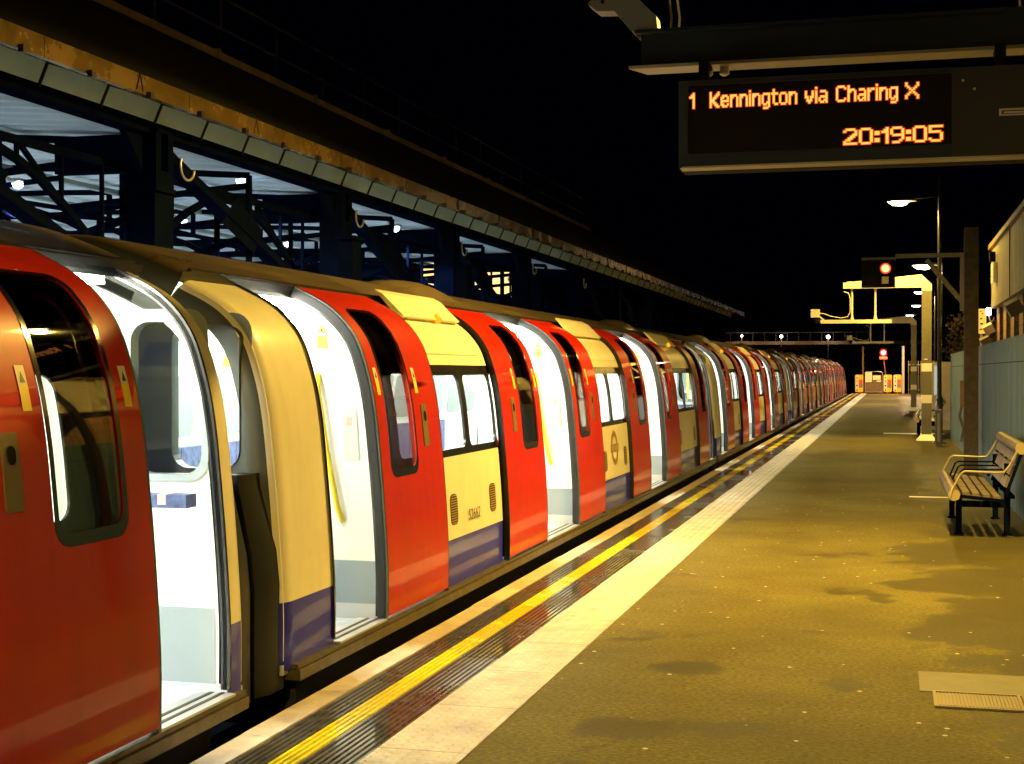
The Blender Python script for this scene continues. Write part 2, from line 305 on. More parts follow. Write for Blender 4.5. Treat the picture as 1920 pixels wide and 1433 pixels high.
# ------------------------------------------------------------------ mesh helpers
class MB:
    def __init__(s): s.v = []; s.f = []; s.mi = []; s.mats = []; s.cur = 0
    def use(s, m):
        if m not in s.mats: s.mats.append(m)
        s.cur = s.mats.index(m); return s
    def add(s, vs, fs):
        b = len(s.v); s.v.extend([tuple(v) for v in vs])
        for f in fs: s.f.append(tuple(i + b for i in f)); s.mi.append(s.cur)
        return s
    def quad(s, a, b, c, d): return s.add([a, b, c, d], [(0, 1, 2, 3)])
    def box(s, x0, y0, z0, x1, y1, z1):
        x0, x1 = sorted((x0, x1)); y0, y1 = sorted((y0, y1)); z0, z1 = sorted((z0, z1))
        v = [(x0, y0, z0), (x1, y0, z0), (x1, y1, z0), (x0, y1, z0), (x0, y0, z1), (x1, y0, z1), (x1, y1, z1), (x0, y1, z1)]
        return s.add(v, [(0, 3, 2, 1), (4, 5, 6, 7), (0, 1, 5, 4), (1, 2, 6, 5), (2, 3, 7, 6), (3, 0, 4, 7)])
    def bar(s, a, b, w, h=None, up=(0, 0, 1)):
        h = w if h is None else h
        a = Vector(a); b = Vector(b); d = (b - a).normalized(); up = Vector(up)
        if abs(d.dot(up)) > .98: up = Vector((0, 1, 0))
        r = d.cross(up).normalized(); u = r.cross(d).normalized()
        v = []
        for p in (a, b):
            for sx, sy in ((-1, -1), (1, -1), (1, 1), (-1, 1)): v.append(p + r * (sx * w / 2) + u * (sy * h / 2))
        return s.add(v, [(3, 2, 1, 0), (4, 5, 6, 7), (0, 1, 5, 4), (1, 2, 6, 5), (2, 3, 7, 6), (3, 0, 4, 7)])
    def tube(s, pts, r, n=8, caps=True):
        pts = [Vector(p) for p in pts]; rings = []
        base = None
        for i, p in enumerate(pts):
            d = (pts[min(i + 1, len(pts) - 1)] - pts[max(i - 1, 0)]).normalized()
            if base is None:
                up = Vector((0, 0, 1)) if abs(d.z) < .9 else Vector((0, 1, 0))
                base = d.cross(up).normalized()
            else: base = (base - d * base.dot(d)).normalized()
            u = base.cross(d)
            rr = r[i] if isinstance(r, (list, tuple)) else r
            rings.append([p + (base * math.cos(2 * math.pi * k / n) + u * math.sin(2 * math.pi * k / n)) * rr for k in range(n)])
        v = [q for g in rings for q in g]; f = []
        for i in range(len(pts) - 1):
            for k in range(n):
                a = i * n + k; b = i * n + (k + 1) % n; f.append((a, b, b + n, a + n))
        if caps: f.append(tuple(range(n - 1, -1, -1))); f.append(tuple((len(pts) - 1) * n + k for k in range(n)))
        return s.add(v, f)
    def build(s, name, mats=None, parent=None, smooth=True):
        org = Vector(parent_org(parent)) if parent else Vector((0, 0, 0))
        me = bpy.data.meshes.new(name)
        bm = bmesh.new(); vs = [bm.verts.new(Vector(v) - org) for v in s.v]
        for f, mi in zip(s.f, s.mi):
            try: bf = bm.faces.new([vs[i] for i in f]); bf.material_index = mi
            except ValueError: pass
        bmesh.ops.remove_doubles(bm, verts=bm.verts, dist=2e-5)
        bmesh.ops.recalc_face_normals(bm, faces=bm.faces)
        bm.to_mesh(me); bm.free()
        ms = s.mats if s.mats else [mats]
        for m in ms: me.materials.append(m)
        if smooth:
            me.shade_smooth(); me.set_sharp_from_angle(angle=R(32))
        o = bpy.data.objects.new(name, me); COL.objects.link(o)
        if parent: o.parent = parent; o['_d'] = 1; del o['_d']
        return o

def parent_org(p):
    v = Vector(p.location)
    while p.parent: p = p.parent; v += Vector(p.location)
    return v

def tag(o, label=None, cat=None, group=None, kind=None):
    if label: o['label'] = label
    if cat: o['category'] = cat
    if group: o['group'] = group
    if kind: o['kind'] = kind
    return o
def thing(name, label, cat, loc, group=None):
    o = bpy.data.objects.new(name, None); o.empty_display_size = .2; COL.objects.link(o); o.location = loc
    return tag(o, label, cat, group)
def B(m): return MB().use(M[m])
def kids(o): return [c for c in bpy.data.objects if c.parent == o]
CH = {}
def copy_tree(o, loc=None, parent=None, label=None, allobs=None):
    if allobs is None:
        allobs = {}
        for c in bpy.data.objects:
            if c.parent: allobs.setdefault(c.parent.name, []).append(c)
    c = o.copy(); COL.objects.link(c)
    if parent: c.parent = parent
    if loc is not None: c.location = loc
    if label: c['label'] = label
    for ch in allobs.get(o.name, []): copy_tree(ch, None, c, None, allobs)
    return c

def text_mesh(txt, size, mtx, m, name, parent, bold=0.0, sx=1.0):
    cu = bpy.data.curves.new(name, 'FONT'); cu.body = txt; cu.size = size; cu.offset = bold; cu.resolution_u = 3; cu.extrude = 0.0008
    o = bpy.data.objects.new(name + '_tmp', cu); COL.objects.link(o)
    bpy.context.view_layer.update()
    me = bpy.data.meshes.new_from_object(o.evaluated_get(bpy.context.evaluated_depsgraph_get()))
    bpy.data.objects.remove(o); bpy.data.curves.remove(cu)
    org = parent_org(parent) if parent else Vector((0, 0, 0))
    me.transform(Matrix.Translation(-org) @ mtx @ Matrix.Diagonal((sx, 1, 1, 1)))
    me.materials.clear(); me.materials.append(m)
    me.name = name
    ob = bpy.data.objects.new(name, me); COL.objects.link(ob)
    if parent: ob.parent = parent
    return ob

# ------------------------------------------------------------------ train profile
D0 = 2.83            # lateral distance from camera line to door leaf faces
CX = 4.195           # centreline of the train
PR = [(0.0, -.02), (0.0, .17), (0.0, .45), (.02, .8), (.045, 1.1), (.075, 1.38), (.12, 1.6), (.2, 1.81), (.35, 1.975), (.58, 2.10), (.85, 2.215), (1.1, 2.29), (1.365, 2.31)]
def catmull(P, n=10):
    out = []
    Q = [P[0]] + P + [(P[-1][0] + (P[-1][0] - P[-2][0]), P[-2][1])]
    for i in range(1, len(Q) - 2):
        a, b, c, d = Q[i - 1], Q[i], Q[i + 1], Q[i + 2]
        for k in range(n):
            t = k / n
            out.append(tuple(.5 * (2 * b[j] + (c[j] - a[j]) * t + (2 * a[j] - 5 * b[j] + 4 * c[j] - d[j]) * t * t + (3 * b[j] - a[j] - 3 * c[j] + d[j]) * t ** 3) for j in (0, 1)))
    out.append(P[-1]); return out
PT = catmull(PR)
SS = [0]
for i in range(1, len(PT)): SS.append(SS[-1] + math.dist(PT[i - 1], PT[i]))
STOT = SS[-1]
def prof(s, off=0.0):
    s = max(0, min(STOT, s))
    i = 0
    lo, hi = 0, len(SS) - 1
    while hi - lo > 1:
        m = (lo + hi) // 2
        if SS[m] <= s: lo = m
        else: hi = m
    t = (s - SS[lo]) / max(1e-9, SS[hi] - SS[lo])
    d = PT[lo][0] + (PT[hi][0] - PT[lo][0]) * t; z = PT[lo][1] + (PT[hi][1] - PT[lo][1]) * t
    a = PT[max(0, lo - 1)]; b = PT[min(len(PT) - 1, hi + 1)]
    tx, tz = b[0] - a[0], b[1] - a[1]; l = math.hypot(tx, tz); tx /= l; tz /= l
    # inward normal: (tz, -tx)
    return d + tz * off, z - tx * off
def s_z(z):
    for i in range(1, len(PT)):
        if PT[i][1] >= z:
            t = (z - PT[i - 1][1]) / (PT[i][1] - PT[i - 1][1]); return SS[i - 1] + (SS[i] - SS[i - 1]) * t
    return STOT
def pp(y, s, off, side=0):
    d, z = prof(s, off); D = D0 + d
    return (-D if side == 0 else -(2 * CX - D), y, z)

S_BOT, S_TOP = s_z(.17), s_z(2.10)
def srange(s0, s1, step=.045):
    n = max(1, int(math.ceil((s1 - s0) / step))); return [s0 + (s1 - s0) * i / n for i in range(n + 1)]
def patch(mb, ys, ss, off, side=0):
    offf = off if callable(off) else (lambda y: off)
    v = [pp(y, s, offf(y), side) for y in ys for s in ss]; n = len(ss)
    f = [(i * n + j, (i + 1) * n + j, (i + 1) * n + j + 1, i * n + j + 1) for i in range(len(ys) - 1) for j in range(n - 1)]
    mb.add(v, f)
def rrect(y0, y1, s0, s1, r, nl=10, nc=6):
    """points of a rounded rect and of its bounding frame projections key"""
    pts = []
    r = min(r, (y1 - y0) / 2 - 1e-3, (s1 - s0) / 2 - 1e-3)
    cs = [(y1 - r, s0 + r, -90), (y1 - r, s1 - r, 0), (y0 + r, s1 - r, 90), (y0 + r, s0 + r, 180)]
    for q, (cy, cs_, a0) in enumerate(cs):
        for k in range(nc + 1):
            a = R(a0 + 90 * k / nc); pts.append((cy + r * math.cos(a), cs_ + r * math.sin(a), q, k / nc))
        # straight to next
        ny, ns_, na = cs[(q + 1) % 4]
        e0 = pts[-1]; a = R(na); e1 = (ny + r * math.cos(a), ns_ + r * math.sin(a))
        for k in range(1, nl):
            t = k / nl; pts.append((e0[0] + (e1[0] - e0[0]) * t, e0[1] + (e1[1] - e0[1]) * t, q, 2.0))
    return pts
def ring_outer(pts, y0, y1, s0, s1):
    out = []
    for (y, s, q, t) in pts:
        if t > 1.5:
            # straight edge after corner q: q=0 -> right side(y1), 1 -> top, 2 -> left, 3 -> bottom
            out.append([(y1, s), (y, s1), (y0, s), (y, s0)][q])
        else:
            # corner q
            if q == 0: out.append((y, s0) if t < .5 else ((y1, s0) if t == .5 else (y1, s)))
            if q == 1: out.append((y1, s) if t < .5 else ((y1, s1) if t == .5 else (y, s1)))
            if q == 2: out.append((y, s1) if t < .5 else ((y0, s1) if t == .5 else (y0, s)))
            if q == 3: out.append((y0, s) if t < .5 else ((y0, s0) if t == .5 else (y, s0)))
    return out
def ring(mb, y0, y1, s0, s1, hole, off, side=0, nc=6, nl=10):
    h = rrect(*hole, nl=nl, nc=nc); o = ring_outer(h, y0, y1, s0, s1); n = len(h)
    v = [pp(a[0], a[1], off, side) for a in h] + [pp(a[0], a[1], off, side) for a in o]
    mb.add(v, [(i, (i + 1) % n, n + (i + 1) % n, n + i) for i in range(n)])
def rim(mb, hole, o0, o1, side=0, nc=6):
    h = rrect(*hole, nc=nc); n = len(h)
    v = [pp(a[0], a[1], o0, side) for a in h] + [pp(a[0], a[1], o1, side) for a in h]
    mb.add(v, [(i, (i + 1) % n, n + (i + 1) % n, n + i) for i in range(n)])
def disc_patch(mb, hole, off, side=0):
    """filled rounded rect lying on the profile"""
    y0, y1, s0, s1, r = hole
    ss = srange(s0, s1, .06); ys_of = []
    fine = sorted(set([s0 + r * (1 - math.cos(R(a))) for a in (0, 15, 30, 45, 60, 75, 90)] + [s1 - r * (1 - math.cos(R(a))) for a in (0, 15, 30, 45, 60, 75, 90)] + [s for s in ss if s0 + r < s < s1 - r]))
    v = []; 
    for s in fine:
        e = 0
        if s < s0 + r: q = s0 + r - s; e = r - math.sqrt(max(0, r * r - q * q))
        if s > s1 - r: q = s - s1 + r; e = r - math.sqrt(max(0, r * r - q * q))
        v += [pp(y0 + e, s, off, side), pp(y1 - e, s, off, side)]
    mb.add(v, [(2 * i, 2 * i + 1, 2 * i + 3, 2 * i + 2) for i in range(len(fine) - 1)])

BODY = .045     # body skin is set in from the door leaves by this much
INNER = .066
LC = 17.65
FE = .25   # width of the far-end panel
# ------------------------------------------------------------------ one train car
def make_door(car, Y, a, b, seal_at, flip):
    """leaf from local y a..b (world Y+a..Y+b); seal_at: 'lo' or 'hi' = leading edge"""
    y0, y1 = Y + a, Y + b
    wn = (y0 + .15, y0 + .66, s_z(.965), S_TOP - .26, .09) if seal_at == 'lo' else (y1 - .68, y1 - .17, s_z(.965), S_TOP - .26, .09)
    leaf = B('red')
    for of_ in (0.0, .040):
        ring(leaf, y0, y1, wn[2] - .02, wn[3] + .02, wn, of_, nl=24)
        patch(leaf, [y0, y1], srange(S_BOT, wn[2] - .02, .035), of_); patch(leaf, [y0, y1], srange(wn[3] + .02, S_TOP, .03), of_)
    ss = srange(S_BOT, S_TOP)
    for s in (S_BOT, S_TOP):
        leaf.quad(pp(y0, s, 0), pp(y1, s, 0), pp(y1, s, .040), pp(y0, s, .040))
    rim(leaf, wn, 0, .040)
    d = leaf.build('door', None, car)
    # black gasket round the pane
    g = B('black'); inn = (wn[0] + .03, wn[1] - .03, wn[2] + .05, wn[3] - .01, .07)
    h1 = rrect(*wn); h2 = rrect(*inn); n = len(h1)
    g.add([pp(p[0], p[1], -.003) for p in h1] + [pp(p[0], p[1], -.003) for p in h2], [(i, (i + 1) % n, n + (i + 1) % n, n + i) for i in range(n)])
    g.build('gasket', None, d)
    gl = B('dglass'); disc_patch(gl, inn, .004); gl.build('window', None, d)
    # edge trims
    ye = y0 if seal_at == 'lo' else y1; sg = -1 if seal_at == 'lo' else 1
    t = B('seal'); ss2 = srange(S_BOT - .02, S_TOP)
    def strip(mb, ya, yb, o0, o1):
        for (yy, oo, yy2, oo2) in ((ya, o0, yb, o0), (yb, o0, yb, o1), (yb, o1, ya, o1), (ya, o1, ya, o0)):
            v = [pp(yy, s, oo) for s in ss2] + [pp(yy2, s, oo2) for s in ss2]; k = len(ss2)
            mb.add(v, [(i, i + 1, k + i + 1, k + i) for i in range(k - 1)])
        for s in (ss2[0], ss2[-1]): mb.quad(pp(ya, s, o0), pp(yb, s, o0), pp(yb, s, o1), pp(ya, s, o1))
    strip(t, ye + sg * .0, ye + sg * .022, .002, .046)
    t.use(M['rubber']); strip(t, ye + sg * .0222, ye + sg * .03, .014, .060)
    t.build('edge_seal', None, d)
    yt = y1 if seal_at == 'lo' else y0; sg = -sg
    t = B('rubber'); strip(t, yt, yt + sg * .016, .0, .048); t.build('trailing_edge', None, d)
    # stickers either side of the pane, button plate
    for yy in ((y0 + .05, y0 + .74) if seal_at == 'lo' else (y1 - .80, y1 - .11)):
        st = B('whitest'); patch(st, [yy, yy + .055], srange(s_z(1.55), s_z(1.62)), -.003); st.use(M['yellowst']); patch(st, [yy, yy + .055], srange(s_z(1.46), s_z(1.55)), -.003)
        st.use(M['ink']); a_ = s_z(1.56); st.add([pp(yy + .012, a_, -.0045), pp(yy + .043, a_, -.0045), pp(yy + .028, s_z(1.60), -.0045)], [(0, 1, 2)])
        st.build('warning_sticker', None, d)
    yb = y0 + .80 if seal_at == 'lo' else y1 - .96
    p = B('butgrey'); hb = (yb, yb + .10, s_z(1.12), s_z(1.39), .012); disc_patch(p, hb, -.006); rim(p, hb, -.006, 0); 
    pl = p.build('button_plate', None, d)
    p = B('dark'); hb = (yb + .025, yb + .075, s_z(1.28), s_z(1.345), .022); disc_patch(p, hb, -.009); p.build('push_button', None, d)
    # window reflection rail inside
    return d

def make_car(Y, label):
    car = thing('train_car', label, 'train car', (-CX, Y, -.85), 'cars of the train at the platform')
    segs_end = [(0, .67), (LC - FE, LC)]
    opens = [(.67, 1.40), (5.42, 6.75), (LC - 6.75, LC - 5.42), (LC - FE - .68, LC - FE)]
    pockets = [(1.40, 2.60), (4.12, 5.42), (6.75, 8.0)]
    pockets += [(LC - 8.0, LC - 6.75), (LC - 5.42, LC - 4.12), (LC - FE - 1.88, LC - FE - .68)]
    panels = [(2.60, 4.12), (8.0, LC - 8.0), (LC - 4.12, LC - FE - 1.88)]
    rr = .14
    def eoff(y):
        t = min(y - Y, Y + LC - y)
        if t >= rr: return BODY
        t = max(t, 0.0); return BODY + rr - math.sqrt(max(0, rr * rr - (rr - t) ** 2))
    arc = [rr * (1 - math.cos(R(a))) for a in (0, 22, 42, 54, 66, 78, 90)]
    sblue = s_z(.46)
    # end panels
    for a, b in segs_end:
        ys = sorted(set([a] + [x for x in arc if a == 0] + [LC - x for x in arc if a > 0] + [b])); ys = [Y + y for y in ys]
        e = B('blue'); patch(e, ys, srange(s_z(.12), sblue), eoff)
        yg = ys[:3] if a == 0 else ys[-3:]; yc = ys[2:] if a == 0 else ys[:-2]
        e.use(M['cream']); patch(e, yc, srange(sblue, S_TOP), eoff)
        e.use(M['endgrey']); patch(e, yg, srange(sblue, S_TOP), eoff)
        e.use(M['white']); yi = [Y + a + (.06 if a == 0 else 0), Y + b - (.06 if a > 0 else 0)]; patch(e, yi, srange(S_BOT, S_TOP), INNER)
        ye = Y + b if a == 0 else Y + a
        ss = srange(S_BOT, S_TOP); k = len(ss); e.use(M['black'])
        e.add([pp(ye, s, BODY) for s in ss] + [pp(ye, s, INNER) for s in ss], [(i, i + 1, k + i + 1, k + i) for i in range(k - 1)])
        e.build('end_panel', None, car)
    # opening frames: dark reveal at every opening edge
    for a, b in opens:
        fr = B('black')
        for yy in (a, b):
            ss = srange(S_BOT, S_TOP); k = len(ss)
            fr.add([pp(Y + yy, s, BODY - .012) for s in ss] + [pp(Y + yy, s, INNER + .01) for s in ss], [(i, i + 1, k + i + 1, k + i) for i in range(k - 1)])
            dy = .018 if yy == a else -.018
            fr.add([pp(Y + yy, s, BODY - .012) for s in ss] + [pp(Y + yy - dy, s, BODY - .012) for s in ss], [(i, i + 1, k + i + 1, k + i) for i in range(k - 1)])
        fr.quad(pp(Y + a, S_TOP, BODY - .012), pp(Y + b, S_TOP, BODY - .012), pp(Y + b, S_TOP, INNER + .01), pp(Y + a, S_TOP, INNER + .01))
        fr.build('door_frame', None, car)
    # pockets (body behind the open leaves)
    for i, (a, b) in enumerate(pockets):
        p = B('black'); ya, yb = Y + a, Y + b
        near_open = any(abs(a - o[1]) < .01 for o in opens)
        hole = (ya + .5, yb - .03, s_z(1.06), s_z(1.60), .07) if near_open else (ya + .03, yb - .5, s_z(1.06), s_z(1.60), .07)
        ring(p, ya, yb, s_z(.9), s_z(1.75), hole, BODY + .01); patch(p, [ya, yb], srange(S_BOT, s_z(.9)), BODY + .01); patch(p, [ya, yb], srange(s_z(1.75), S_TOP), BODY + .01)
        rim(p, hole, BODY + .01, INNER)
        p.use(M['white']); ring(p, ya, yb, s_z(.9), s_z(1.75), hole, INNER); patch(p, [ya, yb], srange(S_BOT, s_z(.9)), INNER); patch(p, [ya, yb], srange(s_z(1.75), S_TOP), INNER)
        po = p.build('door_pocket', None, car)
        g = B('glass'); disc_patch(g, hole, BODY + .03); g.build('window', None, po)
    # window panels
    for i, (a, b) in enumerate(panels):
        ya, yb = Y + a, Y + b; zb0, zb1 = 1.02, 1.655
        p = B('blue'); patch(p, [ya, yb], srange(s_z(.12), sblue), BODY)
        p.use(M['cream']); patch(p, [ya, yb], srange(sblue, s_z(zb0)), BODY - .002); patch(p, [ya, yb], srange(s_z(zb1), S_TOP), BODY - .002)
        p.quad(pp(ya, sblue, BODY - .002), pp(yb, sblue, BODY - .002), pp(yb, sblue, BODY + .01), pp(ya, sblue, BODY + .01))
        p.use(M['white']); patch(p, [ya, yb], srange(S_BOT, s_z(zb0)), INNER); patch(p, [ya, yb], srange(s_z(zb1), S_TOP), INNER)
        sp = p.build('side_panel', None, car)
        mid = (ya + yb) / 2; w = B('black')
        holes = []
        for (wa, wb) in ((ya, mid), (mid, yb)):
            h = (wa + (.02 if wa == ya else .055), wb - (.02 if wb == yb else .055), s_z(1.07), s_z(1.585), .06); holes.append(h)
            w.use(M['black']); ring(w, wa, wb, s_z(zb0), s_z(zb1), h, BODY + .004); rim(w, h, BODY + .004, INNER)
            w.use(M['white']); ring(w, wa, wb, s_z(zb0), s_z(zb1), h, INNER)
        wf = w.build('window_frame', None, car)
        for h in holes:
            g = B('glass'); disc_patch(g, h, BODY + .02); g.build('window', None, wf)
        sm = B('ring')
        for zz in (1.73,):
            a_ = s_z(zz); sm.quad(pp(ya + .01, a_, BODY - .0035), pp(yb - .01, a_, BODY - .0035), pp(yb - .01, a_ + .004, BODY - .0035), pp(ya + .01, a_ + .004, BODY - .0035))
        for yq in (ya + .012, yb - .02):
            for q in range(9):
                a_ = s_z(.5 + q * .06); sm.quad(pp(yq, a_, BODY - .004), pp(yq + .008, a_, BODY - .004), pp(yq + .008, a_ + .008, BODY - .004), pp(yq, a_ + .008, BODY - .004))
        sm.build('rivets', None, sp)
        # grilles
        vy = [ya + .20, yb - .34] if i != 1 else [ya + .18, yb - .32]
        for q, y_ in enumerate(vy):
            g = B('ink')
            hh = (y_, y_ + .17, s_z(.555), s_z(.765), .05); y0, y1, s0, s1, r = hh
            disc_patch(g, hh, BODY - .004)
            g.use(M['ringbar'])
            for t in range(12):
                s = s0 + .012 + (s1 - s0 - .024) * t / 11
                e = .03 if t in (0, 11) else (.01 if t in (1, 10) else 0.004)
                g.quad(pp(y0 + e, s - .0035, BODY - .008), pp(y1 - e, s - .0035, BODY - .008), pp(y1 - e, s + .0035, BODY - .008), pp(y0 + e, s + .0035, BODY - .008))
            g.build('vent_grille', None, sp)
        if i == 1:
            e = B('ring'); cy = (ya + yb) / 2 - .02; cs = s_z(.775); ro, ri = .185, .125; n = 40
            v = [pp(cy + ro * math.cos(2 * math.pi * k / n), cs + ro * math.sin(2 * math.pi * k / n), BODY - .005) for k in range(n)] + [pp(cy + ri * math.cos(2 * math.pi * k / n), cs + ri * math.sin(2 * math.pi * k / n), BODY - .005) for k in range(n)]
            e.add(v, [(k, (k + 1) % n, n + (k + 1) % n, n + k) for k in range(n)])
            patch(e, [cy - .225, cy + .225], [cs - .04, cs + .04], BODY - .007)
            e.use(M['ringbar']); patch(e, [cy - .21, cy + .21], [cs - .027, cs + .027], BODY - .009)
            e.build('ring_and_bar_emblem', None, sp)
        # indicator housing under the roof edge
        hb = B('cream'); s0, s1 = s_z(2.01), s_z(2.10)
        ya2, yb2 = ya + .12, yb - .10
        a0, a1 = pp(0, s0 - .03, BODY - .0), pp(0, S_TOP, -.03)
        pts = [(a0[0], a0[2]), (a0[0] + .045, a0[2] + .018), (a1[0] + .055, a1[2] + .0), (a1[0], a1[2] + .03)]
        v = [(p_[0], yy, p_[1]) for yy in (ya2, yb2) for p_ in pts]
        hb.add(v, [(0, 1, 2, 3), (7, 6, 5, 4), (0, 4, 5, 1), (1, 5, 6, 2), (2, 6, 7, 3), (3, 7, 4, 0)])
        ho = hb.build('indicator_housing', None, car, smooth=False)
        if i != 1:
            la = B('amber'); c = Vector(pp(mid + .12, s0 - .035, BODY - .03)); la.tube([c + Vector((.0, 0, .02)), c + Vector((.03, 0, -.005)), c + Vector((.045, 0, -.015))], [.032, .03, .016], 12); la.build('amber_indicator', None, ho)
    # roof
    rf = B('roofm'); ys = sorted(set([Y + x for x in arc] + [Y + 4.4, Y + 8.8, Y + 13.2] + [Y + LC - x for x in arc]))
    ro = lambda y: eoff(y) - BODY
    for side in (0, 1):
        rf.use(M['roofm']); patch(rf, ys[3:-3], srange(S_TOP, STOT, .09), ro, side)
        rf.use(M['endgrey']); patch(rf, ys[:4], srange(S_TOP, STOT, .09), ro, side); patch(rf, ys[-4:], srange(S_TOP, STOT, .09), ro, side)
    rf.use(M['rubber'])
    for side in (0, 1):
        ys2 = [Y, Y + LC]; patch(rf, ys2, [S_TOP - .002, S_TOP + .0], 0, side)
        rf.add([pp(Y + .02, S_TOP, 0, side), pp(Y + LC - .02, S_TOP, 0, side), pp(Y + LC - .02, S_TOP, BODY + .01, side), pp(Y + .02, S_TOP, BODY + .01, side)], [(0, 1, 2, 3)])
    for yy in (Y + 2.6, Y + 6.1, Y + 8.8, Y + 11.5, Y + 15.0):   # seams
        v = []
        for s in srange(S_TOP, STOT, .09): v += [pp(yy, s, -.004), pp(yy + .016, s, -.004)]
        rf.add(v, [(2 * i, 2 * i + 1, 2 * i + 3, 2 * i + 2) for i in range(len(v) // 2 - 1)])
    rfo = rf.build('roof', None, car)
    for yy in (3.9, 13.0):   # low air scoops
        sc_ = B('roofm'); base = s_z(2.18)
        for q in range(7):
            pass
        ny, ns = 12, 7; L_ = 1.5
        v = []
        for iy in range(ny + 1):
            for js in range(ns + 1):
                t = iy / ny; u = js / ns
                hgt = .075 * math.sin(math.pi * t) ** .6 * math.sin(math.pi * u) ** .5 if 0 < t < 1 and 0 < u < 1 else 0
                v.append(pp(Y + yy + L_ * t, base + .36 * u, -.002 - hgt))
        sc_.add(v, [(i * (ns + 1) + j, (i + 1) * (ns + 1) + j, (i + 1) * (ns + 1) + j + 1, i * (ns + 1) + j + 1) for i in range(ny) for j in range(ns)])
        sc_.build('air_scoop', None, rfo)
    # gutter strip
    g = B('rubber'); g.add([], [])
    for (s, o0, o1) in ((S_TOP + .004, -.012, .0),):
        a_, b_ = Y + .1, Y + LC - .1
        g.add([pp(a_, s, o0), pp(b_, s, o0), pp(b_, s + .02, o0), pp(a_, s + .02, o0), pp(a_, s, .0), pp(b_, s, .0), pp(b_, s + .02, 0), pp(a_, s + .02, 0)],
              [(0, 1, 2, 3), (0, 1, 5, 4), (3, 2, 6, 7), (0, 3, 7, 4), (1, 2, 6, 5)])
    g.build('gutter', None, car)
    # far side wall
    f = B('blue'); patch(f, [Y + .05, Y + LC - .05], srange(s_z(.12), sblue), BODY, 1); f.use(M['cream']); patch(f, [Y + .05, Y + LC - .05], srange(sblue, S_TOP), BODY, 1)
    f.use(M['white']); patch(f, [Y + .06, Y + LC - .06], srange(S_BOT, S_TOP), INNER, 1)
    fw = f.build('far_side_panel', None, car)
    for a, b in ((1.5, 2.5), (2.7, 3.35), (3.4, 4.05), (4.3, 5.3), (5.5, 6.05), (6.12, 6.7), (6.9, 7.9), (8.1, 8.75), (8.85, 9.5), (9.7, 10.7), (10.9, 11.45), (11.5, 12.1), (12.3, 13.3), (13.55, 14.2), (14.25, 14.9), (15.1, 16.1)):
        g = B('kick'); disc_patch(g, (Y + a, Y + b, s_z(1.08), s_z(1.58), .07), INNER + .006, 1); g.build('far_window', None, fw)
    for q, (a, b) in enumerate(((1.6, 2.4), (2.7, 3.3), (3.4, 4.0), (4.4, 5.2), (5.5, 6.0), (6.2, 6.7), (7.0, 7.8), (8.1, 8.7), (8.9, 9.5), (9.8, 10.6), (10.9, 11.4), (11.5, 12.0), (12.4, 13.2), (13.6, 14.2), (14.3, 14.9), (15.2, 16.0))):
        g = B(('poster', 'pink', 'plate', 'yellowst', 'poster', 'plate', 'seatblue')[q % 7]); patch(g, [Y + a, Y + b], srange(s_z(1.66), s_z(1.86), .06), INNER + .008, 1); g.build('advert_panel', None, fw)
    # floor, ceiling, lights
    fl = B('floor_in'); fl.box(-(2 * CX - D0 - BODY - .02), Y + .05, .10, -(D0 + BODY + .02), Y + LC - .05, .15); fl.build('interior_floor', None, car)
    c = B('white')
    for side in (0, 1): patch(c, [Y + .06, Y + LC - .06], srange(S_TOP, STOT, .15), INNER, side)
    c.box(-CX - .62, Y + .06, 2.06, -CX + .62, Y + LC - .06, 2.09)
    ce = c.build('ceiling', None, car)
    for x in (-CX + .69, -CX - .69):
        l = B('lampin'); l.box(x - .05, Y + .3, 1.995, x + .05, Y + LC - .3, 2.03); l.build('ceiling_light', None, ce)
    for x in (-CX - .42, -CX + .42):
        hr_ = B('pole'); hr_.tube([(x, Y + 1.5, 2.05), (x, Y + 1.5, 1.95), (x, Y + 1.6, 1.90), (x, Y + LC - 1.6, 1.90), (x, Y + LC - 1.5, 1.95), (x, Y + LC - 1.5, 2.05)], .014, 8); hr_.build('ceiling_handrail', None, car)
    # end walls with windows
    for yy, outw in ((Y + .0, -1), (Y + LC, 1)):
        s_l = srange(s_z(.12), STOT, .09)
        outl = [(pp(0, s, BODY + rr, 0)[0], pp(0, s, BODY + rr, 0)[2]) for s in s_l] + [(pp(0, s, BODY + rr, 1)[0], pp(0, s, BODY + rr, 1)[2]) for s in s_l[-2::-1]]
        def rr2(x0, x1, z0, z1, r):
            return [(p[0], p[1]) for p in rrect(x0, x1, z0, z1, r, nl=2, nc=5)]
        holes = [rr2(-3.46, -3.095, 1.12, 1.83, .09), rr2(-4.42, -3.97, 1.12, 1.86, .07), rr2(-5.28, -4.92, 1.12, 1.83, .09)]
        e = MB()
        for dy, mname in ((0, 'endgrey'), (-outw * .05, 'white')):
            e.use(M[mname])
            tb = bmesh.new(); te = []
            for q in [outl] + holes:
                vv = [tb.verts.new((x, 0, z)) for x, z in q]; te += [tb.edges.new((vv[i], vv[(i + 1) % len(vv)])) for i in range(len(vv))]
            bmesh.ops.triangle_fill(tb, use_beauty=True, use_dissolve=False, edges=te)
            tb.verts.index_update(); e.add([(v_.co.x, yy + dy, v_.co.z) for v_ in tb.verts], [tuple(v_.index for v_ in f_.verts) for f_ in tb.faces]); tb.free()
        e.use(M['seal'])
        for h in holes:
            n = len(h); e.add([(x, yy + outw * .012, z) for x, z in h] + [(x, yy - outw * .06, z) for x, z in h], [(i, (i + 1) % n, n + (i + 1) % n, n + i) for i in range(n)])
        e.use(M['kick']); ya_ = yy - outw * .056
        e.quad((-D0 - .2, ya_, .15), (-5.45, ya_, .15), (-5.45, ya_, .5), (-D0 - .2, ya_, .5))
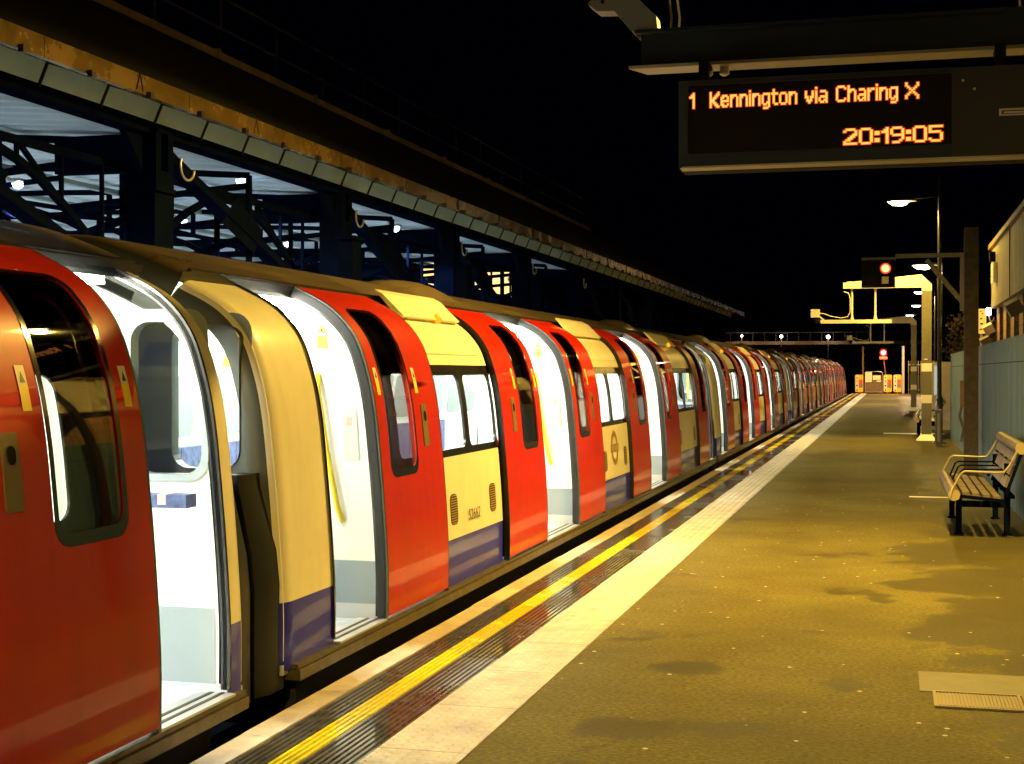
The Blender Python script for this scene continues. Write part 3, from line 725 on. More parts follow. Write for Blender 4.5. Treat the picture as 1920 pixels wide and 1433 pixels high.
        # grey frames around the windows on the inside
        for h, (hx0, hx1) in zip(holes, ((-3.46, -3.095), (-4.42, -3.97), (-5.28, -4.92))):
            o = rr2(hx0 - .035, hx1 + .035, 1.085, 1.89, .1); n = len(o)
            e.use(M['kick']); e.add([(x, yy - outw * .062, z) for x, z in o] + [(x, yy - outw * .062, z) for x, z in h[:n]], [(i, (i + 1) % n, n + (i + 1) % n, n + i) for i in range(n)])
        ew = e.build('end_wall', None, car, smooth=False)
        for h in holes:
            g = B('glass'); g.add([(x, yy - outw * .025, z) for x, z in h], [tuple(range(len(h)))]); g.build('window', None, ew)
    # partitions by each doorway
    def partition(yy, face):
        x0, x1 = -(D0 + INNER + .0), -(D0 + .60)
        p = B('white')
        ss = [s for s in srange(S_BOT, S_TOP, .1)]
        v = []
        for dy in (0, .03):
            for s in ss:
                q = pp(yy + dy, s, INNER - .004); v.append(q)
            for s in ss:
                z = pp(0, s, INNER)[2]; v.append((x1 if z < 1.95 else x1, yy + dy, z))
        k = len(ss)
        f = []
        for i in range(k - 1): f += [(i, i + 1, k + i + 1, k + i), (2 * k + i, 2 * k + i + 1, 3 * k + i + 1, 3 * k + i), (k + i, k + i + 1, 3 * k + i + 1, 3 * k + i)]
        p.add(v, f)
        yk = yy - .003 if face < 0 else yy + .033
        p.use(M['kick']); p.quad((x0, yk, .24), (x1, yk, .24), (x1, yk, .49), (x0, yk, .49))
        p.use(M['alu']); p.quad((x0, yk, .15), (x1, yk, .15), (x1, yk, .24), (x0, yk, .24))
        po = p.build('draught_screen', None, car, smooth=False)
        yl = yy - .006 if face < 0 else yy + .036
        st = B('plate'); xa, xb = -3.01, -3.10
        st.quad((xa, yl, 1.08), (xb, yl, 1.08), (xb - .02, yl, 1.39), (xa - .02, yl, 1.39)); st.build('alarm_plate', None, po)
        st = B('pink'); st.quad((-3.055, yl - .002, 1.28), (-3.09, yl - .002, 1.28), (-3.09, yl - .002, 1.33), (-3.055, yl - .002, 1.33)); st.build('alarm_button', None, po)
        st = B('yellowst'); xc = -3.246
        st.quad((xc + .032, yl, 1.735), (xc - .032, yl, 1.735), (xc - .032, yl, 1.81), (xc + .032, yl, 1.81)); st.add([(xc + .03, yl, 1.825), (xc - .03, yl, 1.825), (xc, yl, 1.88)], [(0, 1, 2)])
        st.use(M['ink']); st.add([(xc + .011, yl - .002, 1.832), (xc - .011, yl - .002, 1.832), (xc, yl - .002, 1.858)], [(0, 1, 2)])
        st.build('warning_label', None, po)
        pl = B('pole'); xq = x1 - .0; yp = yy - .05 if face < 0 else yy + .08
        pl.tube([(-3.27, yy, 1.58), (-3.255, yp, 1.50), (-3.20, yp, 1.15), (-3.13, yp, .80), (-3.12, yy, .72)], .017, 10); pl.build('grab_pole', None, po)
    for (a, b) in opens[:3]:
        partition(Y + b + .02, -1)
    partition(Y + opens[1][0] - .05, 1); partition(Y + opens[2][0] - .05, 1)
    for yy in (3.4, 6.1, 8.8, 11.5, 14.2):
        pl = B('pole'); pl.tube([(-CX, Y + yy, .15), (-CX, Y + yy, 2.06)], .018, 10); pl.build('pole', None, car)
    # seats
    for a, b in ((2.75, 5.2), (6.98, 10.62), (12.4, 14.85)):
        for side in (0, 1):
            xw = -(D0 + INNER + .03) if side == 0 else -(2 * CX - D0 - INNER - .03); sg = -1 if side == 0 else 1
            n = max(3, int(round((b - a) / .46)))
            p = B('seatblue')
            for k in range(n):
                y0 = Y + a + (b - a) * k / n + .01; y1 = Y + a + (b - a) * (k + 1) / n - .01
                p.box(xw, y0, .48, xw + sg * .46, y1, .58); p.box(xw, y0, .58, xw + sg * .09, y1, 1.0)
            p.build('seat_row', None, car)
    # perch seat near the end windows
    for yy in (Y + .12, Y + LC - .36):
        p = B('seatblue'); p.box(-3.47, yy + .06, .985, -3.05, yy + .16, 1.045); p.use(M['pink']); p.box(-3.19, yy + .058, 1.0, -3.15, yy + .162, 1.047); po = p.build('perch_seat', None, car)
    # solebar and thresholds
    sb = B('sill'); sb.box(-(D0 - .0), Y + .12, .065, -(D0 + .12), Y + LC - .12, .118); sb.box(-(D0 + .012), Y + .12, .122, -(D0 + .10), Y + LC - .12, .145)
    sbo = sb.build('solebar', None, car)
    for a, b in opens:
        t = B('alu'); t.box(-(D0 + .002), Y + a, .149, -(D0 + .18), Y + b, .160); t.use(M['rubber'])
        for k in range(2): t.box(-(D0 + .05 + k * .055), Y + a + .01, .1602, -(D0 + .07 + k * .055), Y + b - .01, .163)
        t.build('door_threshold', None, car)
    u = B('under'); u.box(-(D0 + .10), Y + .3, -.12, -(2 * CX - D0 - .10), Y + LC - .3, .062)
    for a, b in ((4.2, 6.3), (7.0, 9.6), (10.2, 12.6)): u.box(-(D0 + .16), Y + a, -.6, -(D0 + .9), Y + b, -.13)
    u.build('underframe', None, car)
    for yy in (2.6, LC - 2.6):
        bo = B('under'); bo.box(-(D0 + .3), Y + yy - 1.3, -.55, -(D0 + .38), Y + yy + 1.3, -.3); bo.box(-(2 * CX - D0 - .3), Y + yy - 1.3, -.55, -(2 * CX - D0 - .38), Y + yy + 1.3, -.3)
        bo.box(-(D0 + .38), Y + yy - .2, -.5, -(2 * CX - D0 - .38), Y + yy + .2, -.3)
        bog = bo.build('bogie', None, car)
        for dy in (-.95, .95):
            wl = B('steelrail')
            for x in (-CX - .72, -CX + .72): wl.tube([(x - .06, Y + yy + dy, -.50), (x + .06, Y + yy + dy, -.50)], .35, 24)
            wl.tube([(-CX - .7, Y + yy + dy, -.50), (-CX + .7, Y + yy + dy, -.50)], .07, 10)
            wl.build('wheelset', None, bog)
    # inter-car barrier, hung at the near end
    for yy, o in ((Y, -1), (Y + LC, 1)):
        bb = B('rubber')
        xs = -(D0 + BODY + .035)
        if o < 0: prof_pts = [(xs, yy + .10), (xs, yy - .06), (xs - .04, yy - .15), (xs - .30, yy - .13), (xs - .30, yy + .0)]
        else: prof_pts = [(xs, yy - .06), (xs, yy + .03), (xs - .03, yy + .13), (xs - .12, yy + .15), (xs - .12, yy + .0)]
        lv = [(.03, 0), (.55, .0), (.72, .015), (1.04, .085), (1.10, .09)]
        v = []
        for z, inx in lv:
            for (x, y_) in prof_pts: v.append((x - inx, y_, z - (.02 if o > 0 and z > 1 else 0)))
        n = len(prof_pts); f = [(i * n + j, i * n + (j + 1) % n, (i + 1) * n + (j + 1) % n, (i + 1) * n + j) for i in range(len(lv) - 1) for j in range(n)]
        f += [tuple(range(n))[::-1], tuple((len(lv) - 1) * n + k for k in range(n))]
        bb.add(v, f); bb.build('gap_barrier', None, car)
    cp = B('under'); cp.box(-CX - .15, Y - .25, -.35, -CX + .15, Y + .4, -.15); cp.box(-CX - .15, Y + LC - .4, -.35, -CX + .15, Y + LC + .15, -.15); cp.build('coupler', None, car)
    # doors: open leaves
    make_door(car, Y, 1.42, 2.58, 'lo', 0)
    make_door(car, Y, 4.18, 5.42, 'hi', 0)
    make_door(car, Y, 6.75, 7.98, 'lo', 0)
    make_door(car, Y, LC - 7.98, LC - 6.75, 'hi', 0)
    make_door(car, Y, LC - 5.42, LC - 4.18, 'lo', 0)
    make_door(car, Y, LC - FE - 1.86, LC - FE - .70, 'hi', 0)
    return car

PITCH = 18.0; Y2 = 6.5
car2 = make_car(Y2, 'second nearest tube car, whole side in view, red sliding doors open and number 52662')
lbls = {-1: 'nearest tube car, mostly cut off by the left edge, big red door slid open',
        1: 'third tube car from the camera, behind the numbered one, brown-red in dimmer light',
        2: 'fourth tube car from the camera, thin slice along the platform edge',
        3: 'fifth tube car from the camera, far down the platform, reddened by the signal',
        4: 'last and farthest tube car, at the distant end of the platform'}
for k, lb in lbls.items(): copy_tree(car2, (-CX, Y2 + PITCH * k, -.85), None, lb)
# number on the second car only: lay it on the first window panel
def flank_text(txt, yc, zc, size):
    m = Matrix.Translation((-(D0 + BODY) + .0 - .004 + .0, yc, zc)) @ Matrix.Rotation(R(90), 4, 'Z') @ Matrix.Rotation(R(90), 4, 'X')
    return m
d_, z_ = prof(s_z(.63), BODY - .006)
tm = text_mesh('52662', .112, Matrix.Translation((-(D0 + d_) + .008, Y2 + 3.19, .552)) @ Matrix.Rotation(R(90), 4, 'Z') @ Matrix.Rotation(R(90), 4, 'X'), M['ink'], 'car_number', car2, -.0008, 1.08)

# ------------------------------------------------------------------ platform and ground (setting)
YE = 107.0
g = B('ballast'); g.quad((-400, -60, -.9), (400, -60, -.9), (400, 900, -.9), (-400, 900, -.9)); tag(g.build('ground'), kind='structure')
p = B('asphalt'); p.box(-1.70, -14, -.9, 3.4, YE, 0.0); tag(p.build('platform', smooth=False), kind='structure')
p = B('ballast'); p.box(-2.60, -14, -.9, -1.702, YE, -.03); tag(p.build('platform_base', smooth=False), kind='structure')
# coping slabs
c = B('coping'); y = -14.0
while y < YE - .1:
    y1 = min(YE, y + .9); j = random.uniform(-.004, .004)
    c.box(-2.76 + j, y + .004, -.14, -2.618, y1 - .004, .002 + random.uniform(0, .003)); y = y1
tag(c.build('coping_edge', smooth=False), kind='structure')
# ribbed tread with the yellow line
t = B('tread'); t.box(-2.616, -14, -.1, -2.104, YE, -.004)
x = -2.606; k = 0
ribs_y = B('yline')
while x < -2.11:
    yel = -2.460 < x < -2.36
    mb = ribs_y if yel else t
    h0, h1 = -.0035, .005
    mb.add([(x, -14, h0), (x + .004, -14, h1), (x + .020, -14, h1), (x + .024, -14, h0), (x, YE, h0), (x + .004, YE, h1), (x + .020, YE, h1), (x + .024, YE, h0)], [(0, 1, 5, 4), (1, 2, 6, 5), (2, 3, 7, 6)])
    x += .0305
ribs_y.quad((-2.462, -14, -.0030), (-2.345, -14, -.0030), (-2.345, YE, -.0030), (-2.462, YE, -.0030))
tag(t.build('tread_strip', smooth=False), kind='structure'); tag(ribs_y.build('yellow_line', smooth=False), kind='structure')
t = B('tactile'); t.box(-2.100, -14, -.1, -1.704, YE, .006); tag(t.build('tactile_strip', smooth=False), kind='structure')
# rails below
for i, (x, lb) in enumerate(((-CX + .75, 'steel running rail beneath the train nearest the platform'), (-CX - .75, 'steel running rail beneath the train on its far side'))):
    r = B('steelrail'); r.box(x - .035, -14, -.9, x + .035, 130, -.86 + .01); r.box(x - .035, -14, -.87, x + .035, 130, -.851); tag(r.build('rail', smooth=False), lb, 'rail', 'rails under the train')
# drain grating with concrete surround
gr = thing('drain_grate', 'ribbed metal drain grate set in a pale concrete patch of the platform', 'drain', (.39, 7.0, 0))
GY = .33
b = B('grsur'); b.box(.14, 7.13 + GY, .0, .72, 7.62 + GY, .004); b.box(.62, 6.78 + GY, 0, .72, 7.13 + GY, .004); b.build('surround', None, gr, smooth=False)
b = B('butgrey'); b.box(.215, 6.80 + GY, .002, .595, 7.11 + GY, .004)
for k in range(22): xx = .222 + k * .017; b.box(xx, 6.815 + GY, .004, xx + .009, 7.095 + GY, .010)
b.box(.20, 6.785 + GY, .002, .61, 6.80 + GY, .011); b.box(.20, 7.11 + GY, .002, .61, 7.125 + GY, .011); b.box(.20, 6.80 + GY, .002, .215, 7.11 + GY, .011); b.box(.595, 6.80 + GY, .002, .61, 7.11 + GY, .011)
b.build('grating', None, gr, smooth=False)

# ------------------------------------------------------------------ right-hand concrete wall
WX = 1.36
wl = thing('platform_wall', 'tall teal stained concrete wall along the back of the platform', 'wall', (WX, 16, 0))
b = B('wall'); y = -6.0
while y < 36.0:
    y1 = min(y + 3.0, 36.2); b.box(WX, y + .012, .0, WX + .12, y1 - .012, 1.70); b.box(WX + .003, y + .012, 1.712, WX + .12, y1 - .012, 2.0); y = y1
b.build('wall_panel', None, wl, smooth=False)
b = B('dark'); b.box(WX + .02, -6, .0, WX + .1, 36.1, 1.99); b.build('joint_backing', None, wl, smooth=False)
# ------------------------------------------------------------------ bench
def make_bench(X0, Y0, lb):
    t = thing('platform_bench', lb, 'bench', (X0, Y0, 0), 'platform benches')
    Ln = 2.6; ya, yb = Y0 - Ln / 2, Y0 + Ln / 2
    xf = X0 - .33; xb = X0 + .13           # front roll and back
    for yy in (Y0 - .92, Y0 + .72):
        for xx, top in ((X0 - .25, .40), (X0 + .20, .70)):
            b = B('navy'); b.box(xx - .028, yy - .028, .0, xx + .028, yy + .028, top); b.box(xx - .045, yy - .045, 0, xx + .045, yy + .045, .012); b.build('leg', None, t, smooth=False)
        b = B('navy'); b.box(X0 - .25, yy - .025, .27, X0 + .20, yy + .025, .33); b.build('crossbar', None, t, smooth=False)
    st = B('slat'); divs = [ya + Ln * k / 4 for k in range(5)]
    for k in range(4):
        y0, y1 = divs[k] + .012, divs[k + 1] - .012
        for q in range(4):
            x = xf + .095 + q * .094; z = .445 - .012 * q
            st.add_ = 0
            v0 = (x, y0, z); st.box(x, y0, z - .024, x + .066, y1, z)
    for k in range(4):
        y0, y1 = divs[k] + .006, divs[k + 1] - .006; st.tube([(xf + .02, y0, .415), (xf + .02, y1, .415)], .062, 16)
    st.build('seat', None, t)
    bk = B('slat')
    for k in range(4):
        y0, y1 = divs[k] + .012, divs[k + 1] - .012
        for q in range(3):
            x = xb + .015 + q * .045; z = .50 + q * .115
            bk.add([(x, y0, z), (x + .035, y0, z + .095), (x + .060, y0, z + .085), (x + .025, y0, z - .01), (x, y1, z), (x + .035, y1, z + .095), (x + .060, y1, z + .085), (x + .025, y1, z - .01)],
                   [(0, 1, 2, 3), (7, 6, 5, 4), (0, 4, 5, 1), (1, 5, 6, 2), (2, 6, 7, 3), (3, 7, 4, 0)])
        bk.tube([(xb + .17, y0 - .006, .865), (xb + .17, y1 + .006, .865)], .06, 16)
    bk.build('backrest', None, t)
    for yy in (ya - .005, yb + .005):
        for (xx, zz) in ((xf + .02, .415), (xb + .17, .865)):
            e = B('disc'); e.tube([(xx, yy - .012, zz), (xx, yy + .012, zz)], .055, 20); e.build('end_cap', None, t)
    for k, yy in enumerate([ya - .02] + divs[1:4] + [yb + .02]):
        outer = k in (0, 4); e = B('disc' if outer else 'navy')
        pts = [(xf - .01, yy, .40), (xf + .0, yy, .46), (xf + .08, yy, .62), (xf + .12, yy, .645), (xb - .08, yy, .635), (xb + .01, yy, .64), (xb + .06, yy, .70), (xb + .13, yy, .84)] if outer else [(xf + .05, yy, .45), (xf + .11, yy, .60), (xf + .14, yy, .62), (xb + .05, yy, .62)]
        e.tube(pts, .010 if outer else .008, 8); e.build('armrest', None, t)
    b = B('navy'); b.box(X0 - .30, ya + .1, .375, X0 - .24, yb - .1, .405); b.box(X0 + .2, ya + .1, .38, X0 + .25, yb - .1, .41)
    for dv in divs: b.bar((xf + .06, dv, .405), (xb + .02, dv, .365), .02, .03); b.bar((xb + .03, dv, .42), (xb + .17, dv, .82), .02, .03)
    b.build('seat_frame', None, t, smooth=False)
    return t
bench = make_bench(.89, 15.7, 'nearest wooden slatted platform bench with navy legs beside the teal wall')
copy_tree(bench, (.90, 37.2, 0), None, 'farther slatted bench half hidden behind the near banded column')
b = B('band'); b.quad((.22, 18.9, .004), (.75, 18.9, .004), (.75, 19.05, .004), (.22, 19.05, .004)); tag(b.build('pale_strip'), kind='structure')  # narrow pale quad laid just above the asphalt
b = B('band'); b.quad((-.2, 37.7, .004), (1.3, 37.7, .004), (1.3, 38.5, .004), (-.2, 38.5, .004)); tag(b.build('pale_patch'), kind='structure')  # wider pale quad across the platform past the nearer column

# ------------------------------------------------------------------ banded columns with camera gantries
def make_gantry(Y, lb):
    t = thing('camera_gantry', lb, 'gantry', (.78, Y, 0), 'banded platform columns with hanging bars')
    b = B('colsteel'); b.box(.67, Y - .11, .10, .89, Y + .11, 1.57); b.box(.671, Y - .109, 1.57, .889, Y + .109, 3.45)
    b.build('column', None, t, smooth=False)
    b = B('band'); v = [(.55, Y - .2, 0), (1.01, Y - .2, 0), (1.01, Y + .2, 0), (.55, Y + .2, 0), (.665, Y - .115, .14), (.895, Y - .115, .14), (.895, Y + .115, .14), (.665, Y + .115, .14)]
    b.add(v, [(3, 2, 1, 0), (4, 5, 6, 7), (0, 1, 5, 4), (1, 2, 6, 5), (2, 3, 7, 6), (3, 0, 4, 7)]); b.build('plinth', None, t, smooth=False)
    for z0, z1 in ((.86, 1.05), (1.59, 1.78)):
        b = B('band'); b.box(.666, Y - .114, z0, .894, Y + .114, z1); b.build('white_band', None, t, smooth=False)
    b = B('band'); b.box(.72, Y - .118, 1.86, .80, Y - .111, 1.885); b.build('small_plate', None, t, smooth=False)
    b = B('whitesteel')
    ys = (Y - .09, Y + .09); pts = [(-1.10, 3.53), (-1.10, 3.66), (.66, 3.83), (.89, 3.60), (.89, 3.452), (.67, 3.452), (.67, 3.53)]
    n = len(pts); v = [(x, y, z) for y in ys for x, z in pts]; b.add(v, [tuple(range(n))[::-1], tuple(range(n, 2 * n))] + [(i, (i + 1) % n, n + (i + 1) % n, n + i) for i in range(n)]); b.build('arm', None, t, smooth=False)
    for x in (-.90, -.37):
        b = B('whitesteel'); b.tube([(x, Y, 3.53), (x, Y, 3.50), (x, Y, 2.88), (x, Y, 2.83), (x, Y, 2.80)], [.045, .026, .026, .042, .045], 12); b.build('hanger', None, t)
    b = B('whitesteel'); b.box(-1.62, Y - .05, 2.715, 0.0, Y + .05, 2.80); b.build('hanging_bar', None, t, smooth=False)
    b = B('whitesteel'); b.tube([(-1.10, Y - .02, 3.60), (-1.0, Y - .03, 3.68), (-.90, Y - .03, 3.68)], .012, 6)
    b.tube([(-1.10, Y - .03, 3.46), (-.98, Y - .04, 3.42), (-.94, Y - .04, 3.3), (-.94, Y - .04, 2.98), (-1.0, Y - .04, 2.87), (-1.15, Y - .04, 2.84), (-1.38, Y - .04, 2.88), (-1.55, Y - .04, 2.95), (-1.66, Y - .04, 2.95)], .012, 6); b.build('cable', None, t)
    return t
gan = make_gantry(34.6, 'nearer olive column with two white bands, its cream arm carrying a hanging bar')
copy_tree(gan, (.86, 60.2, 0), None, 'farther, smaller banded column with its own dim arm and hanging bar')
def make_cam(X, Y, Z, lb):
    t = thing('security_camera', lb, 'camera', (X, Y, Z), 'security cameras on hanging bars')
    b = B('whitesteel'); b.box(X - .10, Y - .10, Z + .06, X + .10, Y + .10, Z + .25); b.build('housing', None, t, smooth=False)
    b = B('dark'); b.tube([(X + .03, Y, Z + .07), (X + .03, Y - .02, Z - .02), (X + .03, Y - .04, Z - .07)], [.075, .07, .04], 14); b.build('lens_dome', None, t)
    b = B('whitesteel'); b.bar((X + .08, Y, Z + .1), (X + .22, Y, Z - .02), .03); b.build('bracket', None, t, smooth=False)
    return t
cm = make_cam(-1.74, 34.6, 2.80, 'box camera at the left end of the nearer hanging bar')
copy_tree(cm, (-1.66, 60.2, 2.80), None, 'box camera at the left end of the farther hanging bar')

# ------------------------------------------------------------------ overhead beam, camera and departure board in the foreground
bm_ = thing('sign_gantry', 'dark overhead steel beam with lower flange coloured pale as if lit, crossing the top right', 'gantry', (1.5, 8.95, 0))
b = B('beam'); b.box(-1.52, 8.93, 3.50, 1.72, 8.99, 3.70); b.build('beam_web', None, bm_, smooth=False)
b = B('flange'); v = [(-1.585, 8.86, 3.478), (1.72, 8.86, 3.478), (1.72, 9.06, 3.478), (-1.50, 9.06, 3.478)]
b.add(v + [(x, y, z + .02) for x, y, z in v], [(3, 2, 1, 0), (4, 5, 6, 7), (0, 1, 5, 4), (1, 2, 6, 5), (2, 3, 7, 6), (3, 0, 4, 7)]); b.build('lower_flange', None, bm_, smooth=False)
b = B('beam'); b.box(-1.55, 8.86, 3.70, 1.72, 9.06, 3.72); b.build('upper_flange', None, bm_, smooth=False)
b = B('colsteel'); b.box(1.06, 9.07, 0, 1.28, 9.29, 3.72); b.build('column', None, bm_, smooth=False)
b = B('poleblack'); b.tube([(.71, 8.9, 3.72), (.71, 8.9, 4.6)], .012, 8); b.build('cable_conduit', None, bm_)
for x in (-1.335, -1.285):
    b = B('whitesteel' if x > -1.3 else 'rail'); b.tube([(x, 8.95, 3.70), (x + .005, 8.95, 3.8), (x - .01, 8.95, 3.92), (x - .05, 8.95, 4.02), (x - .2, 8.95, 4.08)], .007, 6); b.build('cable', None, bm_)
b = B('galv'); 
for x in (-1.10, -1.13, -1.0): b.tube([(x, 8.93, 3.475), (x, 8.93, 3.43), (x, 8.93, 3.42)], [.03, .03, .015], 12)
b.build('clamp_bolt', None, bm_)
cc = thing('security_camera', 'pale weatherproof camera tilted on the end of the overhead beam above the sign', 'camera', (-1.5, 8.95, 3.7))
b = B('camgrey')
def slab(mb, pts, y0, y1):
    n = len(pts); v = [(x, y, z) for y in (y0, y1) for x, z in pts]; mb.add(v, [tuple(range(n)), tuple(range(n, 2 * n))[::-1]] + [(i, (i + 1) % n, n + (i + 1) % n, n + i) for i in range(n)])
slab(b, [(-1.85, 3.905), (-1.79, 3.855), (-1.68, 3.85), (-1.565, 3.715), (-1.41, 3.735), (-1.415, 3.80), (-1.60, 3.99), (-1.72, 4.04)], 8.88, 9.02); b.build('housing', None, cc, smooth=False)
b = B('dark'); b.tube([(-1.53, 8.95, 3.75), (-1.53, 8.93, 3.73), (-1.53, 8.92, 3.70)], [.035, .035, .02], 12); b.tube([(-1.755, 8.875, 3.91), (-1.75, 8.86, 3.91)], .012, 8); b.build('lens', None, cc)
b = B('galv'); b.bar((-1.48, 8.95, 3.73), (-1.48, 8.95, 3.70), .04, .06); b.build('mount', None, cc, smooth=False)

SY = 8.6
sg = thing('departure_board', 'dark hanging board with glowing amber text Kennington via Charing X and clock 20:19:05', 'sign', (0, SY, 2.8))
X0, X1, Z0, Z1 = -1.236, 1.30, 2.812, 3.335
b = B('dark'); b.box(X0, SY + .03, Z0, X1, SY + .30, Z1); b.build('housing', None, sg, smooth=False)
b = B('bezel'); FX1 = .33
b.box(X0, SY, Z0 + .012, X0 + .055, SY + .0295, Z1); b.box(X0 + .055, SY, Z0 + .012, FX1, SY + .0295, Z0 + .085); b.box(X0 + .055, SY, Z1 - .03, FX1, SY + .0295, Z1)
b.build('bezel', None, sg, smooth=False)
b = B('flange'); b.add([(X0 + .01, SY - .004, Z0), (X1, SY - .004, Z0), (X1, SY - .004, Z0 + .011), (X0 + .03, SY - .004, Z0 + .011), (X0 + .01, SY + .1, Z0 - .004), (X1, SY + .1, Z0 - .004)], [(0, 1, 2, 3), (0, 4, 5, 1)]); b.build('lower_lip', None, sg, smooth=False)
b = B('screen'); b.quad((X0 + .055, SY + .02, Z0 + .085), (FX1, SY + .02, Z0 + .085), (FX1, SY + .02, Z1 - .03), (X0 + .055, SY + .02, Z1 - .03)); b.build('screen', None, sg)
b = B('housing'); b.box(FX1, SY - .002, Z0 + .012, X1, SY + .0295, Z1 - .004); sp = b.build('side_cover', None, sg, smooth=False)
b = B('galv'); b.tube([(.452, SY - .002, 3.205), (.452, SY - .008, 3.205)], .008, 12); b.tube([(.39, SY - .002, 3.255), (.39, SY - .007, 3.255)], .008, 12); b.build('screw', None, sp)
b = B('galv'); b.box(.585, SY - .006, 3.075, .80, SY - .002, 3.085); b.box(.585, SY - .006, 3.045, .80, SY - .002, 3.053); b.box(.585, SY - .006, 3.053, .60, SY - .002, 3.075); b.box(.61, SY - .006, 3.058, .80, SY - .0025, 3.068); b.build('lock_slot', None, sp, smooth=False)
for xx in (-1.10, .60):
    b = B('dark'); b.box(xx - .03, SY + .1, Z1, xx + .03, SY + .16, 3.478); b.bar((xx, SY + .13, 3.455), (xx, 8.95, 3.47), .05, .04); b.build('hanger', None, sg, smooth=False)
FONT = {
'1': ["..#", ".##", "###", "..#", "..#", "..#", "..#", "..#", "..#"],
'K': ["#....#", "#...##", "#..##.", "#.##..", "###...", "###...", "#.##..", "#..##.", "#...##"],
'e': ["", "", ".###.", "##..#", "#...#", "#####", "#....", "##..#", ".###."],
'n': ["", "", "####.", "##..#", "#...#", "#...#", "#...#", "#...#", "#...#"],
'i': ["#", "", "#", "#", "#", "#", "#", "#", "#"],
'g': ["", "", ".####", "#...#", "#...#", "#...#", "#...#", "#..##", ".##.#", "....#", ".###."],
't': [".#..", ".#..", "####", ".#..", ".#..", ".#..", ".#..", ".#..", "..##"],
'o': ["", "", ".###.", "#...#", "#...#", "#...#", "#...#", "#...#", ".###."],
'v': ["", "", "#...#", "#...#", "#...#", "##.##", ".#.#.", ".###.", "..#.."],
'a': ["", "", ".###.", "....#", "....#", ".####", "#...#", "#..##", ".##.#"],
'C': [".####.", "#....#", "#.....", "#.....", "#.....", "#.....", "#.....", "#....#", ".####."],
'h': ["#....", "#....", "####.", "##..#", "#...#", "#...#", "#...#", "#...#", "#...#"],
'r': ["", "", "#.##", "##..", "#...", "#...", "#...", "#...", "#..."],
'X': ["#.....#", "#.....#", ".#...#.", "..#.#..", "...#...", "..#.#..", ".#...#.", "#.....#", "#.....#"],
'2': [".####.", "#....#", ".....#", "....##", "...##.", "..##..", ".##...", "#.....", "######"],
'0': [".####.", "#....#", "#....#", "#....#", "#....#", "#....#", "#....#", "#....#", ".####."],
'9': [".####.", "#....#", "#....#", "#....#", ".#####", ".....#", ".....#", "....#.", ".###.."],
'5': ["######", "#.....", "#.....", "#####.", ".....#", ".....#", ".....#", "#....#", ".####."],
':': ["", "", "##", "##", "", "", "##", "##", ""]}
def led_text(txt, xa, xb, ztop, zbot, name, bold=1.0):
    cols = sum(max(len(r) for r in FONT[c]) for c in txt) + (len(txt) - 1)
    px = (xb - xa) / cols; pz = (ztop - zbot) / 9
    core = B('led_core'); rim_ = B('led_rim'); x = 0
    for c in txt:
        wdt = max(len(r) for r in FONT[c])
        for r, row in enumerate(FONT[c]):
            for q, ch in enumerate(row):
                if ch == '#':
                    cx = xa + (x + q + .5) * px; cz = ztop - (r + .5) * pz
                    a = px * .56 * bold; h = pz * .56
                    core.quad((cx - a, SY + .0155, cz - h), (cx + a, SY + .0155, cz - h), (cx + a, SY + .0155, cz + h), (cx - a, SY + .0155, cz + h))
                    a = px * 1.05 * bold; h = pz * .98
                    j = random.uniform(0, .0008)
                    rim_.quad((cx - a, SY + .018 + j, cz - h), (cx + a, SY + .018 + j, cz - h), (cx + a, SY + .018 + j, cz + h), (cx - a, SY + .018 + j, cz + h))
        x += wdt + 1
    # jitter the cores so that overlapping squares never share a plane
    vs = core.v; core.v = [(v[0], v[1] + .0000 + (i // 4 % 7) * .0002, v[2]) for i, v in enumerate(vs)]
    o = rim_.build(name, None, sg, smooth=False); core.build('lit_dots', None, o, smooth=False)
led_text('1', -1.172, -1.143, 3.262, 3.170, 'platform_number')
led_text('Kennington', -1.051, -.541, 3.262, 3.170, 'destination_text')
led_text('via', -.494, -.3665, 3.262, 3.170, 'destination_text')
led_text('Charing', -.3157, .031, 3.262, 3.170, 'destination_text')
led_text('X', .074, .148, 3.262, 3.170, 'destination_text')
led_text('20:19:05', -.273, .280, 3.010, 2.918, 'clock_text', 1.0)

